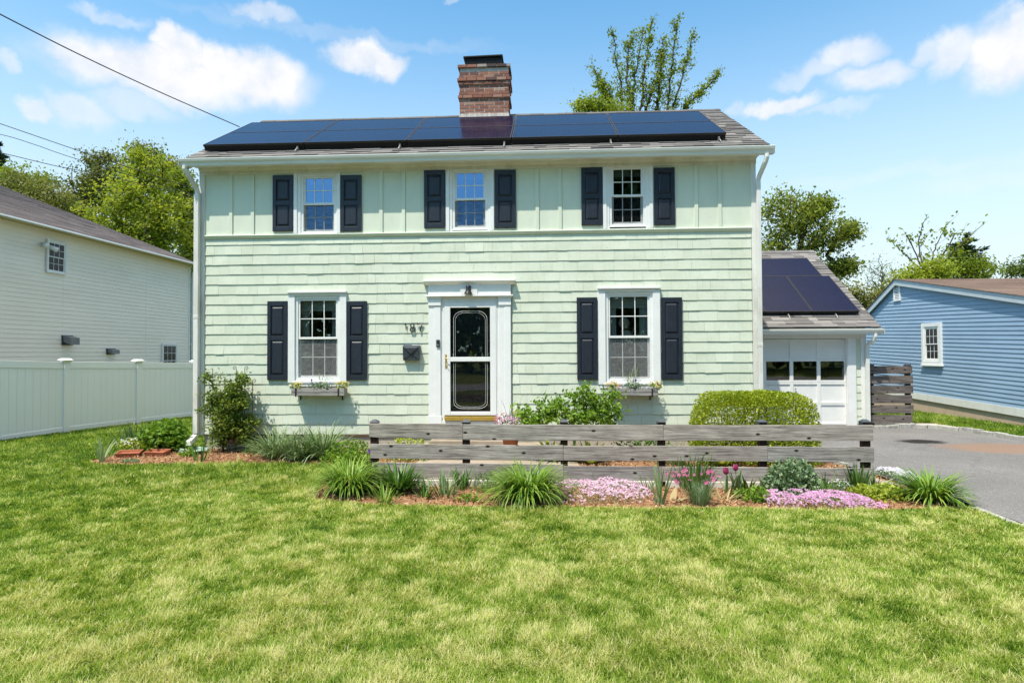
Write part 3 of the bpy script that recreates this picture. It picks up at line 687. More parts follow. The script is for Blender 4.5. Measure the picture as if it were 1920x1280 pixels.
for k, (q, r) in enumerate(zip(lo_px, LO)):
    w = window(house, I4, r[0]+.03, r[1]-.03, r[2]+.03, r[3]-.02, 'glass', 'white', .05, screen=True, blind=.14, curtains=True, sill=.045)
    xa, xb = F(q[0], 640)[0], F(q[1], 640)[0]
    casing_boards(w, [(xa, r[0]+.031, -.042, .012, r[2]-.01, r[3]-.019), (r[1]-.031, xb, -.042, .012, r[2]-.01, r[3]-.019), (xa, xb, -.040, .012, r[3]-.02, r[3]+.028), (xa-.008, xb+.008, -.075, .012, r[3]+.029, r[3]+.060), (xa+.02, xb-.02, -.030, .012, r[2]-.075, r[2]-.012)])
    s = lo_sh[k]
    for a, b in ((s[0], s[1]), (s[2], s[3])):
        x0, x1, z0, z1 = rect(a, b, s[4], s[5]); shutter(house, x0+.004, x1-.006, z0, z1, -.017, .53)
# table lamp behind the right-hand lower window
xl_, zl_ = F(1172, 604)
lamp = empty('table_lamp', (xl_+.05, .5, zl_-.55), 'cream table lamp with two round globes standing inside the right lower window', 'lamp')
m = MB(); m.lathe((xl_+.02, .3, zl_), [(.002,-.1),(.06,-.085),(.098,-.03),(.1,.01),(.07,.075),(.002,.1)]); m.build('globe', MT['globe'], lamp, smooth=True)
m = MB(); m.lathe((xl_+.06, .29, zl_-.22), [(.002,-.1),(.07,-.085),(.11,-.03),(.112,.01),(.07,.075),(.002,.1)]); m.build('globe', MT['globe'], lamp, smooth=True)
m = MB(); m.lathe((xl_+.04, .3, zl_-.55), [(.08,0),(.08,.03),(.02,.05),(.02,.3),(.05,.34)]); m.build('base', MT['globe'], lamp, smooth=True)

# front door ------------------------------------------------------------------
dz0, dz1 = DOOR[2], DOOR[3]; dx0, dx1 = DOOR[0], DOOR[1]
m = MB()
def fx(p, y=660): return F(p, y)[0]
def fz(p, x=880): return F(x, p)[1]
pl = (fx(804.5), fx(827.5)); pr_ = (fx(936), fx(958.5)); zb = fz(797)
for a, b in (pl, pr_):
    m.box(a, b, -.052, .012, zb+.17, fz(573)); m.box(a-.012, b+.012, -.068, .012, zb-.04, zb+.169)
    m.box(a-.004, b+.004, -.072, .012, fz(573), fz(560)); m.box(a-.012, b+.012, -.085, .012, fz(560)+.001, fz(556.5)); m.box(a+(b-a)*.46, b-.004, -.058, -.05, zb+.172, fz(574))
m.box(pl[1], dx0-.001, -.03, .012, zb-.02, fz(556.5)); m.box(dx1+.001, pr_[0], -.03, .012, zb-.02, fz(556.5)); m.box(dx0, dx1, -.03, .012, dz1, fz(556.5))
ez0, ez1 = fz(556.5), fz(526.5); ea, eb = pl[0]-.03, pr_[1]+.03
m.box(ea+.03, eb-.03, -.07, .012, ez0+.001, ez1-.03); m.box(ea-.01, eb+.01, -.115, .012, ez0, ez0+.022)
m.prism([(.012,ez1-.075),(-.072,ez1-.075),(-.085,ez1-.06),(-.13,ez1-.025),(-.145,ez1-.02),(-.145,ez1),(.012,ez1+.012)], 'x', ea-.05, eb+.05)
m.box(fx(865), fx(896.5), -.088, -.06, fz(553), fz(533))
m.build('door_surround', MT['white'], house, .004)
# inner door, then the storm door in front of it
m = MB(); m.box(dx0+.02, dx1-.02, .10, .14, dz0+.02, dz1-.02)
for a, b in ((.12, .46), (.54, .88)):
    for c, d in ((.06, .36), (.44, .68), (.74, .94)):
        W, H = dx1-dx0, dz1-dz0; m.box(dx0+W*a, dx0+W*b, .085, .101, dz0+H*c, dz0+H*d)
idoor = m.build('front_door', paint('dark_teal_paint', (.012,.022,.032), .4, .15, 5), house, .006)
m = MB(); m.lathe((0,0,0), [(.002,0),(.03,.004),(.03,.012),(.002,.016)], 12)
m = MB(); m.box((dx0+dx1)/2-.015, (dx0+dx1)/2+.015, .06, .086, fz(668), fz(657)); m.tube([((dx0+dx1)/2-.03,.075,fz(669)),((dx0+dx1)/2,.06,fz(660)),((dx0+dx1)/2+.03,.075,fz(669))], .008); m.build('knocker', MT['brass'], idoor)
sx0, sx1 = fx(834), fx(931); sz0, sz1 = fz(778), fz(566)
gx0, gx1 = fx(845), fx(919.5); gz = [fz(771), fz(677.5), fz(669), fz(577)]
m = MB(); y0, y1 = -.045, .012
m.box(dx0, sx0, -.035, .09, dz0, dz1); m.box(sx1, dx1, -.035, .09, dz0, dz1); m.box(sx0, sx1, -.035, .09, sz1, dz1)
m.build('door_frame', MT['white'], house, .002)
m = MB()
m.box(sx0+.002, gx0, y0, y1, sz0, sz1-.002); m.box(gx1, sx1-.002, y0, y1, sz0, sz1-.002)
m.box(gx0, gx1, y0+.001, y1, sz0, gz[0]); m.box(gx0, gx1, y0+.001, y1, gz[1], gz[2]); m.box(gx0, gx1, y0+.001, y1, gz[3], sz1-.002)
door = m.build('storm_door', MT['white'], house, .006)
for a, b in ((gz[0], gz[1]), (gz[2], gz[3])):
    m = MB(); m.poly([(gx0-.005,-.015,a-.005),(gx1+.005,-.015,a-.005),(gx1+.005,-.015,b+.005),(gx0-.005,-.015,b+.005)]); m.build('pane', MT['glass_door'], door)
m = MB(); gw = gx1-gx0
for ins, rad in ((.055, .003), (.085, .002)):
    a, b = gx0+gw*.0+ins, gx1-ins; top = gz[3]-.06-(ins-.055); ch = .13
    m.tube([(a,-.018,gz[2]+.01),(a,-.018,top-ch)], rad, 5); m.tube([(b,-.018,gz[2]+.01),(b,-.018,top-ch)], rad, 5)
    m.tube([(a+(b-a)*(.5-.5*math.cos(math.pi*t/12)), -.018, top-ch+ch*min(1, 1.25*math.sin(math.pi*t/12))) for t in range(13)], rad, 5)
    bot = gz[0]+.05+(ins-.055)
    m.tube([(a,-.018,gz[1]-.03),(a,-.018,bot+ch*.7)], rad, 5); m.tube([(b,-.018,gz[1]-.03),(b,-.018,bot+ch*.7)], rad, 5)
    m.tube([(a+(b-a)*(.5-.5*math.cos(math.pi*t/12)), -.018, bot+ch*.7-ch*.7*min(1, 1.25*math.sin(math.pi*t/12))) for t in range(13)], rad, 5)
m.build('etched_border', MT['white'], door)
m = MB(); hx = fx(836.5); m.box(hx-.011, hx+.016, y0-.008, y0, fz(690), fz(664)); m.tube([(hx+.003,y0-.005,fz(671)),(hx+.003,y0-.045,fz(671)),(hx+.05,y0-.05,fz(672))], .008); m.tube([(hx+.003,y0-.005,fz(682)),(hx+.02,y0-.03,fz(684)),(hx+.045,y0-.03,fz(687))], .006); m.build('handle', MT['brass'], door, .002)
m = MB(); m.box(fx(834.5), fx(931), -.10, .02, fz(787), fz(779.5)); m.build('threshold', MT['brass'], house, .004)
m = MB(); m.box(fx(831)-.05, fx(934)+.05, -.06, .02, -.03, fz(788)); m.build('step_riser', MT['white_dirty'], house, .004)

# chimney ---------------------------------------------------------------------
cy = 2.42; ca, cb = atY(862, 170, cy)[0], atY(953.5, 170, cy)[0]; ct = atY(900, 122, cy)[2]; cz0 = 6.25; cd = .62
m = MB(); m.box(ca+.004, cb-.004, cy+.004, cy+cd-.004, cz0, ct-.008); chim = m.build('chimney', MT['mortar'], house)
m = MB(); rs = random.Random(9); ch = .0735; nrow = int((ct-6.47)/ch)
for k in range(nrow):
    z1 = ct-k*ch; z0 = z1-ch+.013; o = {0: .040, 3: .014, 4: .048, 5: .024, 8: .012, 9: .036}.get(k, 0.); o += rs.uniform(-.001, .003)
    if k in (1,): o -= .008
    for face in range(4):
        Ln = (cb-ca) if face % 2 == 0 else cd; p = -o+(.1 if k % 2 else 0)*-1
        while p < Ln+o:
            q = p+.2; a, b = max(p, -o), min(q, Ln+o); p = q+.014
            if b-a < .02: continue
            t = min(1, max(0, rs.gauss(.56, .15)-(.35 if k < 3 and rs.random() < .7 else 0))); d_ = .05; j = rs.uniform(-.002, .003)
            if k == 0 and rs.random() < .5: t = rs.choice([.05, .98])
            if face == 0: m.box(ca+a, ca+b, cy-o-j, cy+d_, z0, z1, t)
            elif face == 2: m.box(ca+a, ca+b, cy+cd-d_, cy+cd+o+j, z0, z1, t)
            else:
                a2, b2 = max(a, d_), min(b, Ln-d_)
                if b2-a2 < .02: continue
                if face == 1: m.box(cb-d_, cb+o+j, cy+a2, cy+b2, z0, z1, t)
                else: m.box(ca-o-j, ca+d_, cy+a2, cy+b2, z0, z1, t)
m.build('brickwork', MT['brick'], chim, .003)
m = MB(); m.box(ca-.010, cb+.010, cy-.014, cy+cd+.006, 6.2, 6.575); m.build('flashing', MT['flash'], chim, .003)
sa, sb = atY(869.5, 112, cy+.1)[0], atY(942, 112, cy+.1)[0]; st_ = atY(905, 105, cy+.1)[2]
m = MB(); m.box(sa+.03, sb-.03, cy+.13, cy+cd-.1, ct-.02, st_-.03); m.hexa([(sa-.01,cy+.08,st_-.03),(sb+.01,cy+.08,st_-.012),(sb+.01,cy+cd-.06,st_-.012),(sa-.01,cy+cd-.06,st_-.03),(sa,cy+.08,st_-.005),(sb,cy+.08,st_+.012),(sb,cy+cd-.06,st_+.012),(sa,cy+cd-.06,st_-.005)])
for k in range(16): x = sa+.03+(sb-sa-.06)*k/15; m.box(x-.004, x+.004, cy+.12, cy+.13, ct-.01, st_-.03)
for k in range(4): z = ct+.02+k*.03; m.box(sa+.03, sb-.03, cy+.121, cy+.131, z-.003, z+.003)
m.build('spark_screen', MT['soot'], chim)

# garage ----------------------------------------------------------------------
GY = 3.6
def gx(p): return atY(p, 700, GY)[0]
def gz_(p, x=1540): return atY(x, p, GY)[2]
gR = gx(1623.5); gdx1 = gx(1588.5); gdx0 = gx(1588.5)-2.42; gtop = gz_(634.5); GG = -.27
m = MB(); m.box(9.69, gdx0-.1, GY, GY+.1, GG, 2.0); m.box(gx(1603.6), gR, GY, GY+.1, GG, 2.0); m.box(gdx0-.1, gx(1603.6), GY, GY+.1, gtop+.001, 2.0)
m.box(gR-.1, gR, GY+.1, 9.7, GG, 1.95); m.poly([(gR,GY,1.95),(gR,9.7,1.95),(gR,6.65,4.0)]); m.box(9.69, gR, 9.6, 9.7, GG, 1.95)
m.build('garage_wall', MT['mint_flat'], house)
m = MB(); rs = random.Random(2)
for k in range(12):
    z0 = GG+.05+k*.178; z1 = min(z0+.2, 1.72)
    if z0 > 1.66: break
    m.hexa([(gx(1603.6)+.005,GY-.016,z0),(gx(1613.6),GY-.016,z0),(gx(1613.6),GY-.001,z0),(gx(1603.6)+.005,GY-.001,z0),(gx(1603.6)+.005,GY-.003,z1),(gx(1613.6),GY-.003,z1),(gx(1613.6),GY-.001,z1),(gx(1603.6)+.005,GY-.001,z1)], rs.random())
m.build('garage_siding', MT['mint'], house)
m = MB(); m.box(gdx1, gx(1603.6), GY-.05, GY, GG, gtop); m.box(gdx0-.13, gdx0, GY-.05, GY, GG, gtop); m.box(gdx0-.13, gx(1603.6), GY-.045, GY, gtop+.0005, 1.86)
m.box(gdx1-.02, gdx1-.001, GY-.04, GY+.12, GG, gtop); m.box(gx(1613.6), gR, GY-.035, GY, GG, 1.86); m.box(gx(1603.6)+.001, gx(1613.6)-.001, GY-.03, GY, 1.70, 1.86)
m.box(9.7, gR+.25, GY-.24, GY-.0, 1.862, 1.885)
m.build('garage_trim', MT['white'], house, .004)
# sectional door: rails, stiles and panels, one row of lights
m = MB(); dw = (gdx1-gdx0)/4; rows = [(GG+.02, gz_(757.5)), (gz_(757.5), gz_(717)), (gz_(717), gz_(673.5)), (gz_(673.5), gtop-.01)]
rows[0] = (GG+.02, gz_(756)); dy = GY+.08
for r_, (a, b) in enumerate(rows):
    m.box(gdx0, gdx1, dy-.028, dy+.01, a+.002, a+.05); m.box(gdx0, gdx1, dy-.028, dy+.01, b-.045, b-.003)
    for k in range(5):
        x = gdx0+dw*k; m.box(max(gdx0, x-.04), min(gdx1, x+.04), dy-.032, dy+.01, a+.003, b-.004)
    if r_ != 2: m.box(gdx0, gdx1, dy-.008, dy+.009, a+.004, b-.005)
gd = m.build('garage_door', MT['white'], house, .004)
for k in range(4):
    a, b = gdx0+dw*k+.035, gdx0+dw*(k+1)-.035; c, d = rows[2][0]+.048, rows[2][1]-.043
    m = MB(); m.poly([(a,dy-.004,c),(b,dy-.004,c),(b,dy-.004,d),(a,dy-.004,d)]); m.build('pane', MT['glass'], gd)
    m = MB(); A = [(a-.02,dy+.02,c-.02),(b+.02,dy+.02,c-.02),(b+.02,dy+.02,d+.02),(a-.02,dy+.02,d+.02)]; Bk = [(x_, dy+1.0, z_) for x_, _, z_ in A]
    for q in range(4): m.poly([A[q], A[(q+1) % 4], Bk[(q+1) % 4], Bk[q]])
    m.poly(Bk); m.build('dim_room', MT['room'], gd)
hx, hz = atY(1490.5, 729, dy)[0], atY(1490.5, 729, dy)[2]; hz2 = atY(1490.5, 737, dy)[2]
m = MB(); m.box(hx-.015, hx+.015, dy-.045, dy-.03, hz-.015, hz+.015); m.build('lock', MT['alu'], gd); m = MB(); m.tube([(hx-.035,dy-.05,hz2),(hx+.04,dy-.05,hz2)], .008); m.box(hx-.01, hx+.01, dy-.05, dy-.03, hz2-.03, hz2+.01); m.build('handle', MT['alu'], gd)
GE = (3.3, 1.95); GRD = (6.65, 4.18)
m = MB(); rs = random.Random(8); GX1 = gR+.19; shingles(m, 9.7, GX1, GE, GRD, .145, .3, rs)
m.poly([(9.7,6.65,4.182),(GX1,6.65,4.182),(GX1,10,1.95),(9.7,10,1.95)], .5); m.poly([(9.7,GE[0],GE[1]-.012),(GX1-.01,GE[0],GE[1]-.012),(GX1-.01,6.65,4.165),(9.7,6.65,4.165)], .1)
x = 9.7
while x < GX1:
    b = min(x+.3, GX1+.01); m.hexa([(x,6.53,4.115),(b,6.53,4.115),(b,6.66,4.2),(x,6.66,4.2),(x,6.53,4.13),(b,6.53,4.13),(b,6.66,4.215),(x,6.66,4.215)], rs.uniform(.3, .7)); x = b+.004
m.build('garage_roof', MT['roof'], house)
m = MB(); m.hexa([(GX1-.045,3.32,1.79),(GX1-.012,3.32,1.79),(GX1-.012,6.65,4.0),(GX1-.045,6.65,4.0),(GX1-.045,3.32,1.93),(GX1-.012,3.32,1.93),(GX1-.012,6.65,4.155),(GX1-.045,6.65,4.155)]); m.build('rake_board', MT['white_dirty'], house)
m = MB(); m.prism([(3.34,1.80),(3.27,1.80),(3.26,1.84),(3.235,1.865),(3.225,1.905),(3.232,1.912),(3.245,1.905),(3.25,1.875),(3.275,1.85),(3.34,1.815)], 'x', 9.7, GX1+.04); m.box(GX1+.037, GX1+.043, 3.23, 3.34, 1.802, 1.906); m.box(9.7, GX1+.04, 3.34, 3.35, 1.80, 1.92); m.build('gutter', MT['gutter'], house, .003)
m = MB(); xg = gR-.005; m.tube([(gR+.06,3.29,1.81),(gR+.06,3.29,1.74),(gR+.05,3.33,1.66),(xg+.01,3.48,1.58),(xg,3.52,1.5)], .042, 12); m.box(xg-.04, xg+.04, 3.49, 3.555, GG+.03, 1.54); m.build('downspout', MT['gutter'], house, .005)

# ================================================================== things fixed on the house
mb_px = rect(758, 788, 647, 675)
mail = empty('mailbox', ((mb_px[0]+mb_px[1])/2, -.02, mb_px[2]), 'slate grey envelope-flap mailbox hung on the green shingles left of the front door', 'mailbox')
a, b, c, d = mb_px
m = MB(); m.prism([(-.018,c),(-.10,c),(-.125,d-.05),(-.125,d-.045),(-.018,d)], 'x', a, b); m.build('box', MT['steel_grey'], mail, .004)
m = MB(); mxx = (a+b)/2; yb = -.118
m.hexa([(a-.004,-.127,d-.035),(mxx,-.122,c+.11),(mxx,-.119,c+.11),(a-.004,-.12,d-.035),(a-.004,-.02,d+.008),(mxx,-.02,d+.008),(mxx,-.015,d+.004),(a-.004,-.015,d+.004)])
m.hexa([(mxx,-.122,c+.11),(b+.004,-.127,d-.035),(b+.004,-.12,d-.035),(mxx,-.119,c+.11),(mxx,-.02,d+.008),(b+.004,-.02,d+.008),(b+.004,-.015,d+.004),(mxx,-.015,d+.004)])
m.build('lid', MT['steel_grey'], mail, .002)
m = MB(); m.tube([(a+.01,-.106,c+.012),(mxx,-.122,c+.115),(b-.01,-.106,c+.012)], .004, 6); m.tube([(a+.004,-.128,d-.028),(mxx,-.13,c+.112),(b-.004,-.128,d-.028)], .006, 6); m.build('seam', MT['metal_black'], mail)
# house number 187, three metal numerals
num = empty('house_number', (F(776, 615)[0], -.02, F(776, 622)[1]), 'silvery metal numerals 187 on the green shingles above the mailbox', 'number sign')
def digit(path, r=.011, m=None):
    m = m or MB(); path = [(p[0], p[1]-.004, p[2]) for p in path]; m.tube(path, r*.98, 8); return m
DM = [paint('dark_pewter', (.045,.05,.055), .35, .3, 30, spec=.6, bmp=.1, metal=.3)]
nh = F(776, 606.5)[1]-F(776, 622)[1]; nz = F(776, 622)[1]
m = digit([(F(761.5,615)[0]-.02,-.032,nz+nh*.84),(F(761.5,615)[0]+.004,-.034,nz+nh),(F(761.5,615)[0]+.004,-.034,nz)], .012); m.build('digit', DM, num)
x = F(774, 615)[0]; m = MB()
for zc, r_ in ((nz+nh*.74, nh*.24), (nz+nh*.27, nh*.28)):
    digit([(x+r_*.85*math.cos(t*math.pi/8), -.034, zc+r_*math.sin(t*math.pi/8)) for t in range(17)], .011, m)
m.build('digit', DM, num)
x = F(788.5, 615)[0]; m = digit([(x-.045,-.034,nz+nh*.82),(x-.04,-.034,nz+nh*.97),(x+.045,-.034,nz+nh*.97),(x+.012,-.034,nz+nh*.5),(x,-.034,nz)], .012); m.build('digit', DM, num)
lx, lz = F(879.5, 546); plmp = empty('porch_lamp', (lx, -.09, lz), 'small black bell-shaped porch lamp on the white panel over the front door', 'lamp')
m = MB(); m.lathe((lx,-.15,lz-.06), [(.072,0),(.066,.012),(.045,.05),(.038,.085),(.0385,.12),(.028,.15),(.005,.162)], 20); m.build('shade', MT['metal_black'], plmp, smooth=True)
m = MB(); m.lathe((lx,-.15,lz-.085), [(.004,0),(.022,.006),(.03,.03),(.02,.04)], 14); m.build('bulb', MT['globe'], plmp, smooth=True)
m = MB(); m.tube([(lx,-.088,lz+.05),(lx,-.13,lz+.07),(lx,-.15,lz+.06)], .012); m.box(lx-.045, lx+.045, -.096, -.088, lz-.0, lz+.085); m.build('bracket', MT['metal_black'], plmp)
bx0, bx1, bz0, bz1 = rect(819.3, 825.7, 637, 650.5); bell = empty('doorbell', ((bx0+bx1)/2, -.058, bz0), 'black video doorbell on the white pilaster left of the front door', 'doorbell')
m = MB(); m.box(bx0, bx1, -.082, -.058, bz0, bz1); m.build('body', MT['metal_black'], bell, .006)
m = MB(); m.tube([((bx0+bx1)/2,-.08,bz0+.035),((bx0+bx1)/2,-.087,bz0+.035)], .015, 16); m.build('button', MT['alu'], bell)
m = MB(); m.tube([((bx0+bx1)/2,-.08,bz1-.03),((bx0+bx1)/2,-.084,bz1-.03)], .009, 12); m.build('lens', MT['steel_grey'], bell)

# window boxes with their flowers -----------------------------------------------
def window_box(pa, pb, pt, pd, label, seed):
    x0, z1 = F(pa, pt)[0], F(pa, pt)[1]; x1, z0 = F(pb, pd)[0], F(pb, pd)[1]
    sc = .985; y1, y0 = -.05, -.235
    p = atY(pa, pt, y0); q = atY(pb, pd, y0); x0, z1, x1, z0 = p[0], p[2], q[0], q[2]
    root = empty('window_box', ((x0+x1)/2, -.14, z0), label, 'window box', 'window boxes under the lower windows')
    m = MB(); m.box(x0, x1, y0, y0+.02, z0, z1-.004); m.box(x0, x0+.02, y0+.0205, y1, z0, z1-.004); m.box(x1-.02, x1, y0+.0205, y1, z0, z1-.004); m.box(x0+.021, x1-.021, y0+.021, y1, z0, z0+.02); m.box(x0+.021, x1-.021, y1-.015, y1, z0+.021, z1)
    m.box(x0-.004, x1+.004, y0-.006, y0-.0005, z0+.062, z0+.067); m.build('planter', MT['box_wood'], root, .003)
    m = MB(); m.box(x0+.021, x1-.021, y0+.021, y1-.016, z0+.03, z1-.03); m.build('potting_soil', MT['found_dark'], root)
    for x in (x0+.07, x1-.11):
        m = MB(); m.box(x, x+.022, y0-.01, y0-.006, z0-.012, z1+.004); m.box(x, x+.022, y0-.01, -.02, z0-.018, z0-.012); m.box(x, x+.022, -.024, -.017, z0-.09, z1); m.build('bracket', MT['metal_black'], root)
    return root, (x0, x1, z0, z1)
def clump_leaves(nb, c, r, n, size, rs_up=.4, aspect=.6, lo=0, hi=1, mi=0, shell=.5):
    d = unit(RNG.normal(size=(n, 3))); rr = RNG.random((n, 1))**shell; C = np.array(c)+d*rr*np.array(r)
    V, Q = leaves_np(C, size*(.6+.8*RNG.random(n)), rs_up, aspect); nb.add(V, Q, lo+(hi-lo)*RNG.random(n), mi); return C
def posy(name, c, r, label, cat, petal, leaf, nf, fs, nl=160, ls=.03, group=None, extra=None, parent=None):
    """a low flowering plant: a leafy cushion with open flowers over it"""
    root = empty(name, (c[0], c[1], c[2]-r[2]*.7), label, cat, group)
    nb = NPB(); clump_leaves(nb, c, r, nl, ls); nb.build('foliage', GREEN[leaf], root)
    d = unit(RNG.normal(size=(nf, 3))+np.array([0,-.5,.7])); C = np.array(c)+d*np.array(r)*(.9+.25*RNG.random((nf, 1)))
    V, Q, fi = flowers_np(C, fs*(.75+.5*RNG.random(nf)), d*.6+np.array([0,-.6,.4])); nb = NPB(); tv = RNG.random(nf); nb.add(V, Q, tv[fi])
    mats = [GREEN[petal]]
    if extra:
        n2 = max(2, nf//4); d = unit(RNG.normal(size=(n2, 3))+np.array([0,-.5,-.1])); C = np.array(c)+d*np.array(r)*1.05; V, Q, fi = flowers_np(C, fs*(.75+.5*RNG.random(n2)), d*.6+np.array([0,-.6,.2])); nb.add(V, Q, RNG.random(n2)[fi], 1); mats.append(GREEN[extra])
    nb.build('flowers', mats, root)
    return root
for side, (pa, pb, pt, pd, lab) in {'left': (546, 645, 728, 741.5, 'grey wooden window box with yellow pansies under the left lower window'), 'right': (1143, 1234, 728.5, 741.5, 'grey wooden window box with orange and yellow pansies under the right lower window')}.items():
    root, (x0, x1, z0, z1) = window_box(pa, pb, pt, pd, lab, 1); yc = -.155; w = x1-x0
    gname = 'flowering plants in the window boxes'
    posy('pansy', (x0+.06, yc-.02, z1+.045), (.12,.08,.065), 'yellow pansies spilling over the left end of the left window box' if side == 'left' else 'orange pansies with dark trailing blooms at the left end of the right window box', 'flower', 'yellow' if side == 'left' else 'orange', 'fresh', 26, .035, 120, .03, gname, None if side == 'left' else 'darkpetal')
    posy('pansy', (x1-.05, yc-.02, z1+.05), (.12,.08,.07), 'yellow and orange pansies at the right end of the left window box' if side == 'left' else 'bright yellow pansies at the right end of the right window box', 'flower', 'yellow', 'fresh', 28, .036, 120, .03, gname, 'orange' if side == 'left' else 'darkpetal')
    p = posy('trailing_plant', (x0+w*.5, yc-.02, z1+.04), (w*.24,.085,.07), 'dusty green trailing plant with white specks in the middle of the %s window box' % side, 'plant', 'whitef', 'sage', 24, .02, 420, .028, gname, 'darkpetal')
    nb = NPB(); n = 16 if side == 'right' else 10; B = np.array([x0+w*(.55 if side == 'left' else .46), yc, z1])+RNG.normal(size=(n, 3))*np.array([.03,.02,0]); V, Q, fi = blades_np(B, RNG.random(n)*6.28, .26+.2*RNG.random(n)+(.12 if side == 'right' else -.04), .15+.3*RNG.random(n), .5+.6*RNG.random(n), .011, 6); nb.add(V, Q, RNG.random(n)[fi])
    g = empty('spike_grass', tuple(B[0]), 'thin arching grass spikes rising from the %s window box' % side, 'plant', gname); nb.build('blades', GREEN['iris'], g)
    xs_ = x0+w*(.36 if side == 'left' else .55); sp = empty('salvia', (xs_, yc, z1), 'violet salvia spike standing in the %s window box' % side, 'flower', gname); m = MB(); m.tube([(xs_,yc,z1),(xs_,yc-.01,z1+.15)], .003, 5); m.build('stem', MT['stem'], sp)
    zc = z1+.09+.07*RNG.random((46, 1)); C = np.concatenate([xs_+RNG.normal(size=(46, 1))*.008, yc-.01+RNG.normal(size=(46, 1))*.008, zc], 1); nb = NPB(); V, Q = leaves_np(C, .02, .3, .7); nb.add(V, Q, RNG.random(46)); nb.build('bloom', GREEN['purple'], sp)

# ================================================================== SOLAR PANELS
def solar(w, h, skirt, rails):
    """one framed module lying in its own x/y plane, centred at the origin"""
    root = bpy.data.objects.new('solar_panel', None); COL.objects.link(root); POS[root.name] = np.zeros(3)
    m = MB(); f = .018
    m.box(-w/2, w/2, -h/2, -h/2+f, -.035, .003); m.box(-w/2, w/2, h/2-f, h/2, -.035, .003)
    m.box(-w/2, -w/2+f, -h/2+f, h/2-f, -.035, .003); m.box(w/2-f, w/2, -h/2+f, h/2-f, -.035, .003); m.build('panel_frame', MT['solar_frame'], root)
    m = MB(); m.box(-w/2+f, w/2-f, -h/2+f, h/2-f, -.03, 0); m.build('cell_sheet', MT['solar'], root)
    if skirt:
        m = MB(); m.box(-w/2, w/2, -h/2+.02, -h/2+.03, -skirt, -.036); m.build('shade_skirt', MT['soot'], root)
        for x in rails:
            m = MB(); m.box(x-.018, x+.018, -h/2-.02, -h/2+.12, -skirt-.005, -skirt+.02); m.box(x-.015, x+.015, -h/2-.012, -h/2+.019, -skirt+.02, -.06); m.hexa([(x-.008,-h/2-.16,-skirt),(x+.008,-h/2-.16,-skirt),(x+.008,-h/2,-skirt+.03),(x-.008,-h/2,-skirt+.03),(x-.008,-h/2-.16,-skirt+.012),(x+.008,-h/2-.16,-skirt+.012),(x+.008,-h/2,-skirt+.045),(x-.008,-h/2,-skirt+.045)]); m.build('mounting_bracket', MT['alu'], root)
    return root
def dup(root):
    r = root.copy(); COL.objects.link(r)
    for ch in list(root.children):
        c = ch.copy(); COL.objects.link(c); c.parent = r
    return r
SL = math.atan(.597); cs, sn = math.cos(SL), math.sin(SL)
ph = 1.06; pw = 1.838; px0 = -.05
low = solar(pw, ph, .115, (.80,)); upp = solar(pw, ph, 0, ())
where = ['at the left roof end', 'second from the left roof end', 'below the brick chimney', 'just right of the brick chimney', 'at the right roof end']
for k in range(5):
    for row in (0, 1):
        src = (low, upp)[row]; o = src if k == 0 else dup(src)
        xc = px0+(pw+.012)*(k+.5); s = .5*ph+row*(ph+.008); y = -.032+cs*s; z = 5.172+sn*s
        o.location = (xc, y, z); o.rotation_euler = (SL, 0, 0)
        tag(o, 'dark main-roof solar panel in the %s row, %s' % (('lower', 'upper')[row], where[k]), 'solar panel', 'solar panels on the main roof')
GS = math.atan((4.18-1.95)/3.35); cs, sn = math.cos(GS), math.sin(GS)
gp = solar(1.045, 1.77, .10, (.0,)); GL = 'solar panels on the garage roof'
gx1_ = atY(1612, 583, 3.66)[0]
for k in range(3):
    o = gp if k == 0 else dup(gp)
    s = 1.77/2; o.location = (gx1_-1.045*.5-k*1.056, 3.66+cs*s, 2.335+sn*s); o.rotation_euler = (GS, 0, 0)
    tag(o, ('dark upright solar panel at the right edge of the garage roof', 'dark upright solar panel in the middle of the lower garage row', 'dark upright solar panel cut off by the house corner on the garage roof')[k], 'solar panel', GL)
o = solar(1.77, 1.045, 0, ()); s = 1.78+1.045/2; o.location = (gx1_-.17-1.77/2, 3.66+cs*s, 2.335+sn*s); o.rotation_euler = (GS, 0, 0)
tag(o, 'dark sideways solar panel highest on the garage roof, below its ridge', 'solar panel', GL)

# ================================================================== GREY BOARD FENCE BEFORE THE BED
FY = -2.88
fence = empty('board_fence', (7, FY, G), 'weathered grey three-board garden fence with black post caps before the flower bed', 'fence')
def fpt(px, py): p = atY(px, py, FY); return p[0], p[2]
for px in (699.5, 873, 1058, 1242, 1433, 1628):
    x = fpt(px, 850)[0]; zt = fpt(px, 793)[1]
    m = MB(); m.box(x-.045, x+.045, FY+.028, FY+.118, G-.1, zt); post = m.build('post', MT['wood_post'], fence, .004)
    m = MB(); m.box(x-.052, x+.052, FY+.029, FY+.125, zt-.03, zt+.010); m.hexa([(x-.058,FY+.015,zt+.0105),(x+.058,FY+.015,zt+.0105),(x+.058,FY+.131,zt+.0105),(x-.058,FY+.131,zt+.0105),(x-.02,FY+.053,zt+.04),(x+.02,FY+.053,zt+.04),(x+.02,FY+.093,zt+.04),(x-.02,FY+.093,zt+.04)]); m.build('post_cap', MT['steel_grey'], post, .003)
boards = [(692, 867.5, 793.5, 794.5, 819, 824), (868, 1243.5, 795.5, 797, 824.5, 825.5), (1244, 1637, 797, 797, 825.5, 826),
          (694, 1056, 832, 835, 859, 862.5), (1056.5, 1439.5, 835.5, 836.5, 863, 864.5), (1440, 1639, 837, 838, 865.5, 866),
          (697, 1056, 866.5, 871, 894, 899), (1056.5, 1241, 873.5, 875, 900.5, 902.5), (1241.5, 1440, 874.5, 876.5, 903, 904), (1440.5, 1637, 877, 878, 904, 904)]
rs = random.Random(4)
